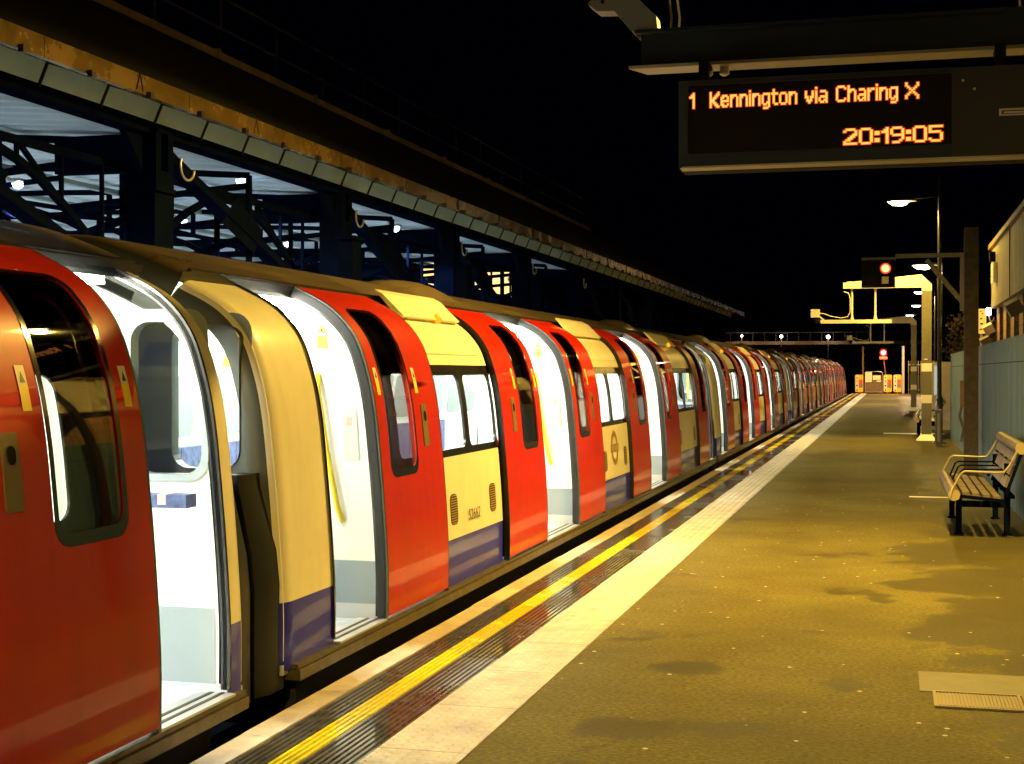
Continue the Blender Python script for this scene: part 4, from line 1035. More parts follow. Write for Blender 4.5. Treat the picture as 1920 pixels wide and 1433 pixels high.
# ------------------------------------------------------------------ lamp posts (real lamps of the platform)
def make_lamp(X, Y, px_, lb, power, col=WARM, size=1.0, emat='warmlamp', pole_h=5.9):
    t = thing('platform_lamp', lb, 'lamp post', (px_, Y, 0), 'platform lamp posts')
    b = B('poleblack'); b.tube([(px_, Y, 0), (px_, Y, 1.0), (px_, Y, 1.05), (px_, Y, pole_h)], [.075, .075, .05, .042], 14); b.box(px_ - .14, Y - .14, 0, px_ + .14, Y + .14, .02); b.build('pole', None, t)
    b = B('poleblack'); b.tube([(px_, Y, 5.47), (X + .28, Y, 5.43)], .022, 8); b.build('arm', None, t)
    b = B('whitesteel')
    # tapering head
    v = []; prof_ = [(.32, .05, .05), (.2, .08, .07), (0, .13, .08), (-.2, .12, .07), (-.3, .06, .03)]
    for dx, hw, hh in [(a * size, b_ * size, c * size) for a, b_, c in prof_]:
        for k in range(10):
            a = math.pi * k / 9; v.append((X + dx, Y + hw * math.cos(a), 5.37 + hh * math.sin(a)))
    f = [(i * 10 + k, i * 10 + k + 1, (i + 1) * 10 + k + 1, (i + 1) * 10 + k) for i in range(4) for k in range(9)]
    b.add(v, f); hd = b.build('lamp_head', None, t)
    b = B(emat); v = []; prof2 = [(.16, .03, .01), (.10, .10, .075), (0, .125, .10), (-.18, .11, .08), (-.27, .04, .02)]
    for dx, hw, hh in [(a * size, b_ * size, c * size) for a, b_, c in prof2]:
        for k in range(10):
            a = -math.pi * k / 9; v.append((X + dx, Y + hw * math.cos(a), 5.37 + hh * math.sin(a)))
    b.add(v, f); b.add(v, [tuple(range(10)), tuple(range(40, 50))]); b.build('bowl', None, hd)
    ld = bpy.data.lights.new('lamp_light', 'SPOT'); ld.energy = power; ld.color = col; ld.shadow_soft_size = .09; ld.spot_size = R(168); ld.spot_blend = .35
    lo = bpy.data.objects.new('lamp_light', ld); COL.objects.link(lo); lo.location = Vector((X - .02, Y, 5.25)) - parent_org(hd); lo.parent = hd
    return t
LP = 4300
make_lamp(.05, -4.5, 1.27, 'lamp post behind the viewer on the near platform', LP * .6)
make_lamp(.10, 11.8, 1.27, 'nearest lamp post, its head hidden above the departure board', LP * .78)
make_lamp(.20, 33.2, 1.02, 'tallest looking lamp post, bright yellow head over the platform beyond the board', LP * .36)
make_lamp(1.15, 53.5, 1.75, 'second visible lamp post with warm round glow above the gantry column', LP * .42, size=1.5)
make_lamp(1.30, 71.5, 2.0, 'small pale lamp showing just under the gantry arm', LP * .6, (1, .70, .32), size=1.0, emat='coolamp')
make_lamp(1.42, 86.0, 2.2, 'distant pinkish lamp beside the gantry column, nearer of the close pair', LP * .7, (1, .66, .32), size=1.15, emat='coolamp')
make_lamp(1.25, 101.0, 2.3, 'farthest pinkish lamp, left one of the close pair', LP * 1.2, (1, .62, .28), size=1.15, emat='coolamp')

# ------------------------------------------------------------------ concrete post with repeater signal
cp = thing('concrete_post', 'rough brown square concrete post standing before the teal wall', 'post', (1.23, 23.4, 0))
b = B('concpost'); b.box(1.125, 23.3, 0, 1.335, 23.5, 3.82); b.build('shaft', None, cp, smooth=False); cp.location.x -= .04
for x in (1.06, 1.40):
    b = B('wood'); b.box(x - .035, 23.33, 1.05, x + .035, 23.43, 1.45); b.build('cable_clip', None, cp, smooth=False)
b = B('rail'); b.tube([(1.06, 23.38, 1.1), (1.02, 23.38, .9), (1.08, 23.38, .7), (1.04, 23.38, .5)], .02, 6); b.build('cable', None, cp)
sgn = thing('signal_light', 'black box signal showing a round orange red light, bracketed off the concrete post', 'signal', (-.2, 23.3, 3.0))
b = B('dark'); b.box(-.46, 23.15, 2.98, .05, 23.38, 3.40); b.build('casing', None, sgn, smooth=False)
def ring_disc(name, m, parent, c, r, t=.02, n=24, y_dir=-1):
    b = B(m); b.tube([(c[0], c[1], c[2]), (c[0], c[1] + y_dir * t, c[2])], r, n); return b.build(name, None, parent)
b = B('dark')
b.tube([(-.095, 23.15, 3.265), (-.095, 23.03, 3.265)], .098, 24, caps=False); b.build('hood', None, sgn)
rl = ring_disc('red_lens', 'orangelamp', sgn, (-.095, 23.148, 3.265), .082)
ring_disc('lens_core', 'lenscore', rl, (-.095, 23.127, 3.265), .060, .004)
ring_disc('unlit_lens', 'screen', sgn, (-.31, 23.148, 3.08), .07)
b = B('galv'); b.quad((-.15, 23.146, 3.03), (-.05, 23.146, 3.03), (-.05, 23.146, 3.14), (-.15, 23.146, 3.14)); b.build('number_plate', None, sgn)
b = B('colsteel'); b.box(.05, 23.30, 3.44, 1.125, 23.38, 3.50); b.bar((.52, 23.34, 3.40), (1.10, 23.34, 2.68), .07, .07); b.box(-.46, 23.30, 3.401, .06, 23.38, 3.45); b.box(1.02, 23.30, 2.6, 1.08, 23.38, 3.44); b.build('bracket', None, sgn, smooth=False)

for c_ in [sgn]: c_.location.z -= .07
# ------------------------------------------------------------------ building on the right
bl = thing('station_building', 'cream ribbed clad building with brick pillars behind the teal wall', 'building', (3.6, 20, 0))
b = B('clad'); BX = 2.12; y = -4.0; ye = 33.3
pts = []
while y < ye - .01:
    pts += [(BX, y), (BX, y + .14), (BX + .03, y + .17), (BX + .03, y + .25)]; y += .28
pts.append((BX, ye))
v = [(x, yy, z) for z in (2.98, 4.26) for x, yy in pts]; n = len(pts); b.add(v, [(i, i + 1, n + i + 1, n + i) for i in range(n - 1)])
b.quad((BX, ye, 2.98), (BX + 5, ye, 2.98), (BX + 5, ye, 4.26), (BX, ye, 4.26)); b.quad((BX, -4, 2.98), (BX + 5, -4, 2.98), (BX + 5, ye, 2.98), (BX, ye, 2.98))
b.build('cladding', None, bl, smooth=False)
b = B('trimbrown'); b.box(BX - .07, -4, 4.262, BX + 5, ye + .08, 4.36); b.build('roof', None, bl, smooth=False)
b = B('dark'); b.box(BX - .012, 28.2, 2.98, BX + .0, 28.24, 4.26); b.build('panel_joint', None, bl, smooth=False)
y = 2.2; 
while y < 33:
    b = B('brick'); b.box(BX + .12, y, 0, BX + .62, y + .8, 2.975); b.build('brick_pillar', None, bl, smooth=False)
    y += 1.9
b = B('dark'); b.box(BX + .9, -4, 0, BX + 5, 33.2, 2.97); b.build('back_wall', None, bl, smooth=False)
b = B('dark'); b.tube([(BX - .02, 31.8, 4.0), (BX - .14, 31.8, 4.0)], .11, 16); al = b.build('alarm_bell', None, bl)
b = B('whitesteel'); b.box(BX - .09, 31.4, 3.45, BX - .003, 32.1, 3.86); b.build('alarm_box', None, bl, smooth=False)
# floodlights under the cladding
def flood(X, Y, Z, lit, lb, s=1.0):
    t = thing('floodlight', lb, 'floodlight', (X, Y, Z), 'floodlights under the cladding')
    b = B('whitesteel' if lit else 'colsteel'); c = Vector((X, Y, Z))
    rot = Euler((R(18), R(-28), 0)).to_matrix()
    q = [Vector((a * .13 * s, bb * .10 * s, cc * .12 * s)) for cc in (-1, 1) for a, bb in ((-1, -1), (1, -1), (1, 1), (-1, 1))]
    q = [rot @ k + c for k in q]; b.add(q, [(3, 2, 1, 0), (4, 5, 6, 7), (0, 1, 5, 4), (1, 2, 6, 5), (2, 3, 7, 6), (3, 0, 4, 7)]); b.build('lamp_body', None, t, smooth=False)
    b = B('galv'); b.bar(c + Vector((.02, 0, .1 * s)), c + Vector((.12, 0, .30 * s)), .03, .03); b.build('bracket', None, t, smooth=False)
    return t
flood(BX - .05, 26.6, 2.72, False, 'left pale grey floodlight tilted under the cladding, between brick pillars')
flood(BX - .02, 22.6, 2.70, False, 'dark floodlight at the right edge of the picture under the cladding')
flood(BX - .08, 33.0, 2.52, True, 'small cream floodlight just below the glowing wall lamp', .8)
flood(BX - .10, 33.6, 2.26, False, 'lowest small dark floodlight under the cream one, left of the brick pillar', .8)
wlp = thing('wall_lamp', 'small glowing white wall lamp at the far corner of the clad building', 'lamp', (BX - .06, 33.5, 2.9))
b = B('coolamp'); b.tube([(BX - .05, 33.5, 2.83), (BX - .05, 33.5, 2.85), (BX - .05, 33.5, 2.98), (BX - .05, 33.5, 3.0)], [.03, .055, .055, .03], 12); b.build('globe', None, wlp)
b = B('galv'); b.bar((BX - .05, 33.5, 2.83), (BX + .02, 33.4, 2.6), .02, .02); b.build('bracket', None, wlp, smooth=False)
yb_ = thing('notice_board', 'narrow yellow notice hanging beside the brown concrete post', 'sign', (2.05, 36.4, 2.6))
b = B('cboard'); b.box(1.98, 36.4, 2.50, 2.20, 36.43, 3.10); b.build('board', None, yb_, smooth=False)
b = B('ink')
for i, (xx, zz, s_) in enumerate(((2.07, 3.04, .02), (2.11, 2.98, .02), (2.08, 2.86, .025), (2.09, 2.74, .03), (2.07, 2.60, .025))): b.box(xx - s_, 36.393, zz - s_ * .6, xx + s_, 36.399, zz + s_ * .6)
b.build('markings', None, yb_, smooth=False)
b = B('galv'); b.box(2.06, 36.431, 0, 2.12, 36.49, 2.9); b.build('post', None, yb_, smooth=False)

# stuff between wall end and far platform: machine row, locker and panels
def block(name, lb, cat, x0, y0, z0, x1, y1, z1, m, facem=None, fz=None):
    t = thing(name, lb, cat, ((x0 + x1) / 2, y0, 0))
    b = B(m); b.box(x0, y0, z0, x1, y1, z1); b.build('body', None, t, smooth=False)
    if facem:
        b = B(facem); b.box(x0 + .04, y0 - .006, fz[0], x1 - .04, y0 - .001, fz[1]); b.build('front_panel', None, t, smooth=False)
    return t
block('cable_cabinet', 'grey narrow cabinet at the foot of the near lamp post', 'cabinet', .90, 31.9, 0.02, 1.03, 32.15, .78, 'colsteel', 'galv', (.1, .7))
vm = thing('vending_machine', 'lit machine glowing white behind the near banded column', 'vending machine', (1.35, 41, 0))
b = B('galv'); b.box(1.05, 40.9, 0, 1.75, 41.6, 1.85); b.build('body', None, vm, smooth=False)
b = B('coolamp'); 
b = MB().use(emit('machine_glow', (.85, .95, .75), .4)); b.box(1.12, 40.885, .95, 1.3, 40.898, 1.75); b.build('lit_panel', None, vm, smooth=False)
pf = thing('poster_frame', 'tall poster frame edge-on beside the near lamp post', 'poster frame', (1.05, 36.6, 0))
b = B('whitesteel'); b.box(1.12, 36.3, .35, 1.17, 37.6, 2.35); b.build('frame', None, pf, smooth=False)
b = B('poster'); b.box(1.112, 36.36, .42, 1.118, 37.54, 2.28); b.build('poster', None, pf, smooth=False)
b = B('rail'); b.box(1.12, 36.35, 0, 1.17, 36.42, .35); b.box(1.12, 37.5, 0, 1.17, 37.57, .35); b.build('leg', None, pf, smooth=False)

# shrub behind the end of the wall, and dark trees beyond the platform end
def leafy(name, lb, cat, c, rx, rz, n, size, stems, grp=None):
    t = thing(name, lb, cat, (c[0], c[1], 0), grp)
    b = B('leaf')
    cl = [(Vector((random.uniform(-1, 1) * rx * .7, random.uniform(-1, 1) * rx * .7, random.uniform(-.8, .8) * rz)), random.uniform(.25, .45) * rx) for _ in range(22)]
    for i in range(n):
        cc_, r_ = random.choice(cl); p_ = Vector(c) + cc_ + Vector((random.gauss(0, .5), random.gauss(0, .5), random.gauss(0, .45))) * r_
        if p_.z < .2: continue
        a = Vector((random.uniform(-1, 1), random.uniform(-1, 1), random.uniform(-1, 1))).normalized() * size * random.uniform(.5, 1.2)
        q = a.cross(Vector((random.uniform(-1, 1), random.uniform(-1, 1), random.uniform(-1, 1)))).normalized() * size * .5
        b.add([p_ - a, p_ + q, p_ + a, p_ - q], [(0, 1, 2, 3)])
    b.build('crown', None, t, smooth=False)
    b = B('bark')
    for k in range(stems):
        e = Vector(c) + Vector((random.uniform(-1, 1) * rx * .6, random.uniform(-1, 1) * rx * .6, rz * random.uniform(.1, .7)))
        s0 = Vector((c[0] + random.uniform(-.1, .1), c[1], -.9 if c[0] < -4 or c[1] > YE else 0)); b.tube([s0, (s0 * .6 + e * .4) + Vector((.05, 0, .1)), e], [.06 * rx ** .5 + .02, .04, .012], 7)
    b.build('trunk', None, t)
    return t
leafy('shrub', 'reddish brown shrub rising over the far end of the teal wall', 'shrub', (2.1, 38.6, 2.35), .75, .62, 2600, .05, 6)
for x, y, z, rx, rz, lb in ((-16, 150, 5, 6, 5, 'dark leafless looking tree left beyond the footbridge'), (-5, 165, 5, 6, 4.5, 'dark tree standing beyond the red signal'), (5, 150, 5.5, 5, 5, 'dark tree behind the gantry columns at the platform end')):
    leafy('tree', lb, 'tree', (x, y, z), rx, rz, 3500, .22, 7, 'dark trees beyond the platform end')

# ------------------------------------------------------------------ platform end
def zu(ypx, z): return 1.6 + (696 - ypx) * z / 2700
for (xa, xb, lb) in ((-2.53, -1.97, 'yellow warning board at the platform end, alone left of the notice frame'), (-.56, .02, 'middle yellow warning board, directly right of the notice frame'), (.12, .68, 'rightmost yellow warning board of the pair by the tall end post')):
    t = thing('warning_board', lb, 'sign', ((xa + xb) / 2, 106.0, 0), 'yellow warning boards at the platform end')
    b = B('yboard')
    o = rrect(xa, xb, .10, 1.34, .09, nl=2, nc=5); slab(b, [(p_[0], p_[1]) for p_ in o], 106.0, 106.04); b.build('board', None, t, smooth=False)
    b = B('cboard'); b.box(xa + .04, 105.99, .16, xa + .24, 105.996, 1.28); fp = b.build('cream_panel', None, t, smooth=False)
    b = B('rboard'); b.box(xa + .27, 105.99, .70, xb - .03, 105.996, 1.0); b.use(M['gboard']); b.box(xa + .27, 105.99, .42, xb - .03, 105.996, .70); b.build('picture_panel', None, t, smooth=False)
    b = B('ink')
    for zz in (.20, 1.08): b.add([(xa + .08, 105.98, zz), (xa + .20, 105.98, zz), (xa + .14, 105.98, zz + .13)], [(0, 1, 2)])
    b.tube([(xa + .14, 105.985, .57), (xa + .14, 105.98, .57)], .06, 14); b.box(xa + .12, 105.98, .78, xa + .16, 105.985, .96); b.build('symbols', None, t, smooth=False)
    b = B('galv'); b.box((xa + xb) / 2 - .03, 106.05, 0, (xa + xb) / 2 + .03, 106.1, 1.3); b.build('post', None, t, smooth=False)
nf = thing('notice_stand', 'tubular frame holding cream notices between the yellow boards', 'notice board', (-1.2, 106, 0))
b = B('galv'); b.tube([(-1.84, 106, 0), (-1.84, 106, 1.5), (-1.78, 106, 1.56), (-.72, 106, 1.56), (-.64, 106, 1.48), (-.64, 106, 0)], .025, 8); b.tube([(-1.84, 106, .1), (-.64, 106, .1)], .025, 8); b.build('frame', None, nf)
b = B('cboard'); b.box(-1.82, 105.95, .80, -1.36, 105.98, 1.52); b.box(-1.30, 105.95, .98, -.76, 105.98, 1.28); b.box(-1.03, 105.94, .82, -.72, 105.97, .93); b.build('notice', None, nf, smooth=False)
b = B('wood'); b.box(-1.82, 106.0, .13, -.67, 106.03, .74); b.box(-1.32, 105.985, .76, -.72, 105.99, 1.32); b.build('wooden_panel', None, nf, smooth=False)
for x, y, h, r, m, lb in ((-2.03, 108, 3.4, .07, 'trimbrown', 'thin brownish pole at the platform end left of the notice frame'), (.80, 107, 3.4, .10, 'whitesteel', 'pale thick pole at the platform end right of the yellow boards')):
    t = B(m); t.tube([(x, y, -.9), (x, y, h)], r, 10); tag(t.build('end_post'), lb, 'pole')
fc = thing('end_fence', 'vertical barred fence panel at the right of the platform end', 'fence', (1.4, 102, 0))
b = B('colsteel')
for k in range(12): xx = 1.12 + k * .16; b.box(xx - .02, 102, 0, xx + .02, 102.04, 2.3)
b.build('bar', None, fc, smooth=False); 
for z_ in (.3, 2.0): b = B('colsteel'); b.box(1.1, 102.045, z_, 3.1, 102.09, z_ + .06); b.build('crossbar', None, fc, smooth=False)
rs = thing('red_signal', 'round bright red railway signal on a leaning post beyond the platform end', 'signal', (-.3, 112, -.9))
b = B('galv'); b.tube([(-.22, 112, -.9), (-.4, 112, 1.0), (-.58, 112, 2.55)], [.07, .05, .05], 10); b.build('post', None, rs)
rl = ring_disc('red_lens', 'redlamp', rs, (-.60, 111.9, 2.98), .25)
ring_disc('lens_core', 'redcore', rl, (-.60, 111.87, 2.98), .17)
b = B('dark'); b.box(-.85, 111.91, 2.72, -.35, 112.2, 3.3); b.build('casing', None, rs, smooth=False)
b = B('band'); b.box(-.88, 111.85, 2.50, -.30, 111.88, 2.68); b.build('name_plate', None, rs, smooth=False)
ld = bpy.data.lights.new('signal_glow', 'POINT'); ld.energy = 260; ld.color = (1, .03, .01); ld.shadow_soft_size = .15; lo = bpy.data.objects.new('signal_glow', ld); COL.objects.link(lo); lo.location = Vector((-.60, 111.6, 2.98)) - parent_org(rs); lo.parent = rs

# footbridge across the distance
fb = thing('footbridge', 'long low bridge deck crossing the tracks beyond the platform end', 'bridge', (-8, 130, 0))
b = B('trimbrown'); b.box(-40, 130, 3.95, 20, 132, 4.25); b.build('deck', None, fb, smooth=False)
b = B('rail'); b.box(-40, 130.02, 5.0, 20, 130.07, 5.05); 
for k in range(60): b.box(-40 + k, 130.02, 4.25, -39.96 + k, 130.07, 5.0)
b.build('railing', None, fb, smooth=False)
for xx in (-24, 14): b = B('trimbrown'); b.box(xx - .3, 130.2, -.9, xx + .3, 131.8, 3.94); b.build('pier', None, fb, smooth=False)
for i, (px, py, r, lb) in enumerate(((1391, 630, .09, 'left one of the small white lamps standing over the footbridge'), (1465, 631, .13, 'second small white lamp from the left over the footbridge'), (1553, 632, .15, 'right bright white lamp over the footbridge, left of the far camera'))):
    z = 134.; dlt = 1672 - px; D = dlt * z * .935 / (2700 - dlt * .2465)
    D = dlt * 129 * .935 / (2700 - dlt * .2465); h = (696 - py) * (D * .255 + 129 * .967) / 2700
    t = thing('bridge_lamp', lb, 'lamp', (-D, 129, -.9), 'white lamps over the footbridge')
    b = B('rail'); b.tube([(-D, 129, -.9), (-D, 129, 1.6 + h)], .05, 6); b.build('pole', None, t)
    ld = bpy.data.lights.new('bridge_light', 'POINT'); ld.energy = 70; ld.color = (1, .7, .4); ld.shadow_soft_size = .25; lo = bpy.data.objects.new('bridge_light', ld); COL.objects.link(lo); lo.location = (0, -.5, 2.5 + h); lo.parent = t
    b = B('coolamp'); b.tube([(-D, 129, 1.6 + h - r), (-D, 129, 1.6 + h - r * .5), (-D, 129, 1.6 + h + r * .5), (-D, 129, 1.6 + h + r)], [r * .4, r, r, r * .4], 10); b.build('globe', None, t)
# curved lit ramp under the bridge
cr_ = B('disc'); pts = []
for k in range(14):
    a = k / 13; pts.append((-12.2 + 5.2 * a, 120 + 6 * a, 2.7 + 1.15 * math.sin(a * math.pi * .5)))
v = []
for p_ in pts: v += [p_, (p_[0], p_[1], p_[2] - .28 * (1.15 - abs(0)))]
cr_.add(v, [(2 * i, 2 * i + 2, 2 * i + 3, 2 * i + 1) for i in range(len(pts) - 1)]); cr_.add([(x, y + .4, z) for x, y, z in v], [(2 * i, 2 * i + 2, 2 * i + 3, 2 * i + 1) for i in range(len(pts) - 1)])
tag(cr_.build('curved_parapet'), 'pale curved parapet rising under the distant footbridge', 'parapet')

# ------------------------------------------------------------------ station canopy on the left
PX, GX = -6.1, -5.66
SP = 4.25; Y0c = 2.6
cn = thing('station_canopy', 'long navy steel canopy with golden gutter behind the train', 'canopy', (PX, 30, -.9))
postY = [2.6 + SP * k for k in range(13)]
for k, y in enumerate(postY):
    b = B('navy'); b.box(PX - .16, y - .15, -.9, PX + .12, y + .15, 3.66); b.box(PX - .9, y - .06, 3.30, PX + .12, y + .06, 3.62)
    # gusset
    b.add([(PX + .0, y - .45, 3.60), (PX, y + .15, 3.60), (PX, y + .15, 2.95), (PX - .06, y - .45, 3.60), (PX - .06, y + .15, 3.60), (PX - .06, y + .15, 2.95)], [(0, 1, 2), (3, 5, 4), (0, 2, 5, 3)])
    b.build('post', None, cn, smooth=False)
    if k < 12:
        b = B('navy'); b.bar((PX, y + .1, 3.50), (PX, y + SP - .1, 2.18), .08, .15, up=(1, 0, 0)); b.add([(PX + .06, y + 1.5, 3.25), (PX + .06, y + 2.1, 3.0), (PX + .06, y + 1.9, 2.75), (PX + .06, y + 1.2, 2.98)], [(0, 1, 2, 3)]); b.build('diagonal_brace', None, cn, smooth=False)
        # arched lattice in the bay
        b = B('navy'); N_ = 14; arc_ = [(PX - .3, y + SP * i / N_, 2.35 + .95 * math.sin(math.pi * i / N_)) for i in range(N_ + 1)]
        for i in range(N_): b.bar(arc_[i], arc_[i + 1], .05, .06)
        b.bar((PX - .3, y, 3.35), (PX - .3, y + SP, 3.35), .06, .06)
        for i in range(1, N_, 2): b.bar(arc_[i], (PX - .3, y + SP * i / N_, 3.35), .03, .03)
        for i in range(1, N_ - 2, 4): b.bar((PX - .3, y + SP * i / N_, 3.35), arc_[i + 2], .035, .035)
        b.build('arched_rib', None, cn, smooth=False)
b = B('navy'); b.box(PX - .10, Y0c - 8, 3.60, PX + .08, postY[-1] + .2, 3.70); b.build('longitudinal_beam', None, cn, smooth=False)
b = B('gutter'); 
yy = -6.0
while yy < 55.5:
    b.box(GX, yy + .004, 3.745, GX + .05, yy + 2.1, 3.895); yy += 2.104
b.build('gutter_fascia', None, cn, smooth=False)
b = B('soffit'); v = [(GX, -6, 3.765), (GX, 55.5, 3.765), (-5.95, 55.5, 3.855), (-5.95, -6, 3.855)]; b.quad(*v)
b.build('soffit', None, cn, smooth=False)
y = -6.0
while y < 55.3:
    b = B('panelgreen'); b.quad((-5.953, y + .02, 3.85), (-5.953, y + .83, 3.85), (-6.03, y + .83, 3.68), (-6.03, y + .02, 3.68))
    b.use(M['ink']); b.bar((-6.027, y, 3.678), (-5.95, y, 3.85), .012, .02); b.bar((-5.95, y, 3.847), (GX, y, 3.758), .010, .014); b.box(GX + .05, y - .03, 3.72, GX + .09, y + .03, 3.77)
    b.build('soffit_panel', None, cn, smooth=False); y += .85
b = B('rail'); y = 1.6
while y < 55:
    b.tube([(GX + .055, y - .05, 3.76), (GX + .055, y, 3.90), (GX + .055, y + .05, 3.76)], .006, 5); y += 2.104
b.build('gutter_hanger', None, cn, smooth=False)
b = B('band'); b.box(-18, -2, -.9, -6.6, 30, 0.0); b.build('far_platform', None, cn, smooth=False)  # unseen floor, added pale to bounce lamp light onto the ceiling
# canopy roof underside
b = B('cwhite'); xs = []; ny = 0
y = -2.0; prof_ = []
while y < 28:
    prof_ += [(y, 0), (y + .10, 0), (y + .14, .03), (y + .24, .03)]; y += .28
v = [(x, yy, z0 + dz) for (x, z0) in ((-6.25, 3.62), (-10.5, 3.90), (-15.5, 3.72), (-18, 3.5)) for yy, dz in prof_]; n = len(prof_)
b.add(v, [(j * n + i, j * n + i + 1, (j + 1) * n + i + 1, (j + 1) * n + i) for j in range(3) for i in range(n - 1)]); b.build('ceiling_sheet', None, cn, smooth=False)
for x, z in ((-7.4, 3.64), (-8.9, 3.74), (-10.5, 3.83), (-12.3, 3.77), (-14.2, 3.70)):
    b = B('soffit'); b.box(x - .04, -2, z - .05, x + .04, 28, z); b.build('purlin', None, cn, smooth=False)
# transverse arched trusses
for k, y in enumerate(sorted(postY[1:7] + [q + SP / 2 for q in postY[0:6]])):
    b = B('navy'); N_ = 12; L_ = 8.4; top = lambda t: 3.55 + .2 * math.sin(math.pi * t); bot = lambda t: 2.55 + .95 * math.sin(math.pi * min(1, t)) ** .75
    P = [(-6.2 - L_ * i / N_, i / N_) for i in range(N_ + 1)]
    for i in range(N_):
        b.bar((P[i][0], y, top(P[i][1])), (P[i + 1][0], y, top(P[i + 1][1])), .05, .06); b.bar((P[i][0], y, bot(P[i][1])), (P[i + 1][0], y, bot(P[i + 1][1])), .05, .05)
        if i % 2 == 0: b.bar((P[i][0], y, top(P[i][1])), (P[i][0], y, bot(P[i][1])), .05, .05)
    b.bar((P[0][0], y, 3.45), (P[3][0], y, bot(.25)), .05, .06); b.bar((P[3][0], y, 3.6), (P[5][0], y, bot(.42)), .05, .05); b.bar((P[0][0], y, 2.95), (P[5][0], y, 1.9), .06, .06); b.bar((P[2][0], y, 3.4), (P[2][0], y, 1.4), .05, .05); b.bar((P[0][0], y, 2.1), (P[4][0], y, 3.3), .06, .06)
    b.build('arched_truss', None, cn, smooth=False)
for k, y in enumerate(postY[1:7]):
    t = B('galv'); t.tube([(-6.0, y + .45 + .13 * math.cos(R(150 + 20 * q)), 3.40 + .12 * math.sin(R(150 + 20 * q))) for q in range(11)], .011, 6); t.build('looped_cable', None, cn)
# black pitched roof above the gutter with trim and handrail
b = B('blackroof'); v = [(GX - .02, -6, 3.90), (GX - .02, 55.4, 3.90), (-9.0, 43.5, 5.92), (-9.0, -6, 5.92), (-13, 43.5, 5.9), (-13, -6, 5.9)]
b.add(v, [(0, 1, 2, 3), (3, 2, 4, 5)]); b.build('pitched_roof', None, cn, smooth=False)
yy = -6.0; b = B('trimgold')
while yy < 43.4:
    b.box(-9.02, yy + .02, 5.90, -8.95, min(43.5, yy + 3.4), 6.0); b.box(-9.0, yy - .06, 5.9, -8.93, yy + .02, 6.03); yy += 3.45
b.build('roof_trim', None, cn, smooth=False)
b = B('rail')
for z in (6.45, 6.9): b.bar((-9.2, -6, z), (-9.2, 43.4, z), .03, .03)
yy = -6
while yy < 43.5: b.bar((-9.2, yy, 5.9), (-9.2, yy, 6.9), .03, .03); yy += 1.9
b.build('handrail', None, cn, smooth=False)
# stub posts between track and canopy
for k, y in enumerate((10.25, 14.5, 18.75, 23.0)):
    lb = ['short dark square stub post nearest the camera, rising behind the near car roof', 'second short dark stub post, just past the second tall canopy post', 'third short dark stub post under the canopy lights', 'farthest short dark stub post beneath the gutter'][k]
    t = thing('stub_post', lb, 'post', (-5.62, y, -.9), 'short dark posts behind the train roofs')
    b = B('navy'); b.box(-5.70, y - .13, -.9, -5.54, y + .13, 3.0); b.build('shaft', None, t, smooth=False); b = B('navy'); b.box(-5.73, y - .16, 3.002, -5.51, y + .16, 3.04); b.build('cap', None, t, smooth=False)
# blue-white lamps under the canopy
bl_l = [(-8.8, 13.2, 3.55, 'blue-white canopy lamp at the far left, leftmost of all'), (-8.7, 19.9, 3.5, 'large blue-white canopy lamp low in the second bay, just above the train roof'), (-6.55, 16.0, 3.58, 'blue-white canopy lamp just right of the second tall post'),
        (-6.55, 18.6, 3.55, 'brightest blue-white canopy lamp, up under the gutter in the third bay'), (-8.6, 24.4, 3.5, 'small blue canopy lamp low in the third bay'), (-6.6, 13.9, 3.60, 'thin blue-white lamp high in the second bay left of the second post'),
        (-6.5, 20.6, 3.52, 'blue-white lamp near the gutter, first of the pair past the third tall post'), (-8.7, 16.6, 3.5, 'small blue-white lamp behind the second tall post'), (-8.0, 9.3, 3.5, 'blue-white lamp behind the lattice of the first bay'),
        (-13.5, 8, 3.5, 'added unseen blue-white lamp deep under the canopy, nearest of the back row'), (-13.5, 15, 3.5, 'added unseen blue-white lamp deep under the canopy, middle of the back row'), (-13.5, 22, 3.5, 'added unseen blue-white lamp deep under the canopy, farthest of the back row')]  # back row is added out of view to brighten the ceiling sheet
for i, (x, y, z, lb) in enumerate(bl_l):
    t = thing('canopy_lamp', lb, 'lamp', (x, y, z), 'blue-white lamps under the canopy')
    b = B('galv'); b.bar((x, y, z), (x, y - .28, z + .05), .03, .03); b.box(x - .07, y - .07, z + .02, x + .07, y + .07, z + .05); b.build('fitting', None, t, smooth=False)
    b = B('bluelamp'); b.tube([(x, y, z + .018), (x, y, z), (x, y, z - .035), (x, y, z - .05)], [.055, .06, .045, .02], 14); b.build('bowl', None, t)
    ld = bpy.data.lights.new('canopy_light', 'SPOT'); ld.spot_size = R(165); ld.spot_blend = .3; ld.energy = 330 if x < -7.9 else 70; ld.color = (.5, .72, 1); ld.shadow_soft_size = .1
    lo = bpy.data.objects.new('canopy_light', ld); COL.objects.link(lo); lo.location = Vector((0, 0, -.28)); lo.parent = t
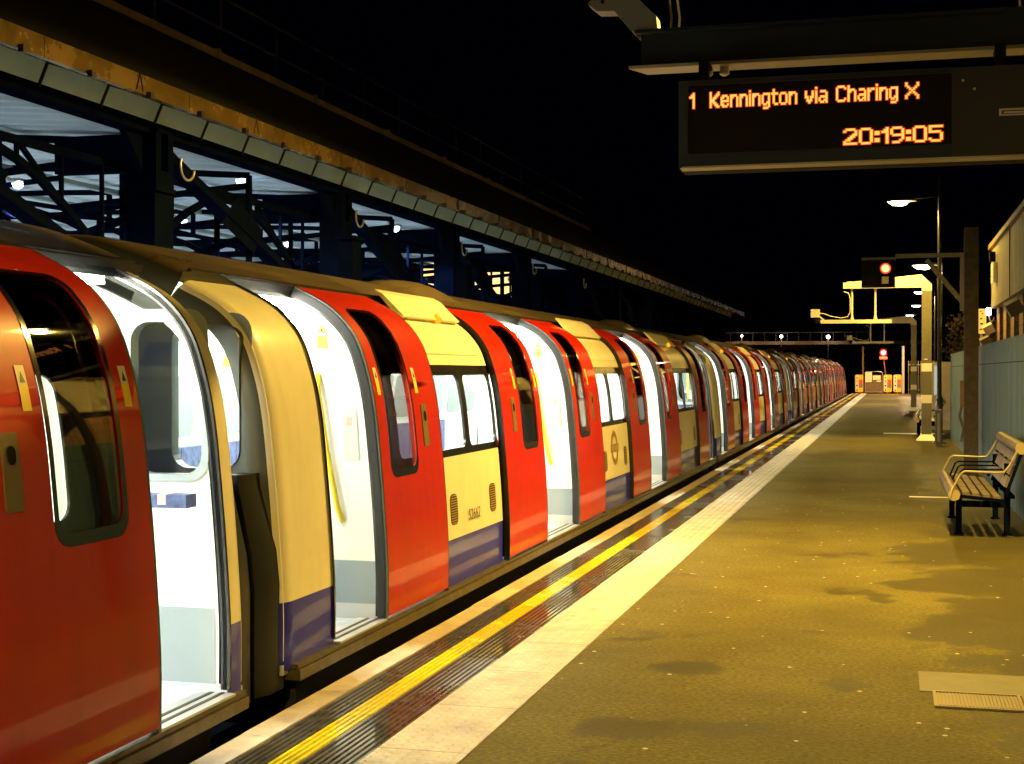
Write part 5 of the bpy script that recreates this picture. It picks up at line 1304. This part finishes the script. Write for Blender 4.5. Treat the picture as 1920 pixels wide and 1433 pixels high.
# building with lit windows behind the canopy
ob = thing('office_building', 'dark building with lit amber window strip seen past the canopy end', 'building', (-14, 42, -.9))
b = B('dark'); b.box(-18, 40, -.9, -11.8, 48, 3.9); b.box(-18, 40, 5.0, -11.8, 48, 5.6); b.box(-18, 40, 3.9, -17.8, 48, 5.0); b.box(-17.8, 47.8, 3.9, -11.8, 48, 5.0); b.build('wall', None, ob, smooth=False)
for k in range(3, 4):
    b = B('litwin'); b.box(-17.6 + k * 1.45, 40.1, 3.95, -17.6 + k * 1.45 + 1.3, 40.12, 4.95); b.build('lit_window', None, ob, smooth=False)
for k in range(4):
    b = B('litwin'); b.box(-11.92, 40.3 + k * 1.9, 3.98, -11.9, 41.9 + k * 1.9, 4.95); b.build('lit_window', None, ob, smooth=False)
hs = thing('small_hut', 'low hut with pale gable roof between the canopy posts', 'hut', (-8.5, 38, -.9))
b = B('brick'); b.box(-10.2, 36, -.9, -7.6, 40, 2.6); b.build('wall', None, hs, smooth=False)
b = B('concpost'); b.add([(-10.3, 35.9, 2.601), (-7.5, 35.9, 2.601), (-8.9, 35.9, 3.05), (-10.3, 40.1, 2.601), (-7.5, 40.1, 2.601), (-8.9, 40.1, 3.05)], [(0, 1, 2), (3, 5, 4), (0, 2, 5, 3), (1, 4, 5, 2), (0, 3, 4, 1)]); b.build('roof', None, hs, smooth=False)
pd = thing('white_pipe', 'pale bent pipe standing between two dark canopy posts', 'pipe', (-6.9, 26, -.9))
b = B('band'); b.tube([(-6.6, 25.8, -.9), (-6.6, 25.8, 2.7), (-6.6, 25.4, 3.1), (-6.6, 24.9, 3.25)], .05, 10); b.build('pipe', None, pd)
kiosk = thing('lit_kiosk', 'distant lit shopfront glowing through the last canopy bays', 'kiosk', (-9, 56, -.9))
b = B('dark'); b.box(-10.5, 56, -.9, -7.4, 60, 3.4); b.build('body', None, kiosk, smooth=False)
b = MB().use(emit('shop_glow', (.7, .8, 1.0), .55)); b.box(-10.3, 55.95, 1.6, -8.7, 55.99, 2.8); b.use(M['litwin']); b.box(-8.6, 55.95, 1.9, -7.6, 55.99, 2.5); b.build('lit_front', None, kiosk, smooth=False)
print('objects', len(bpy.data.objects))
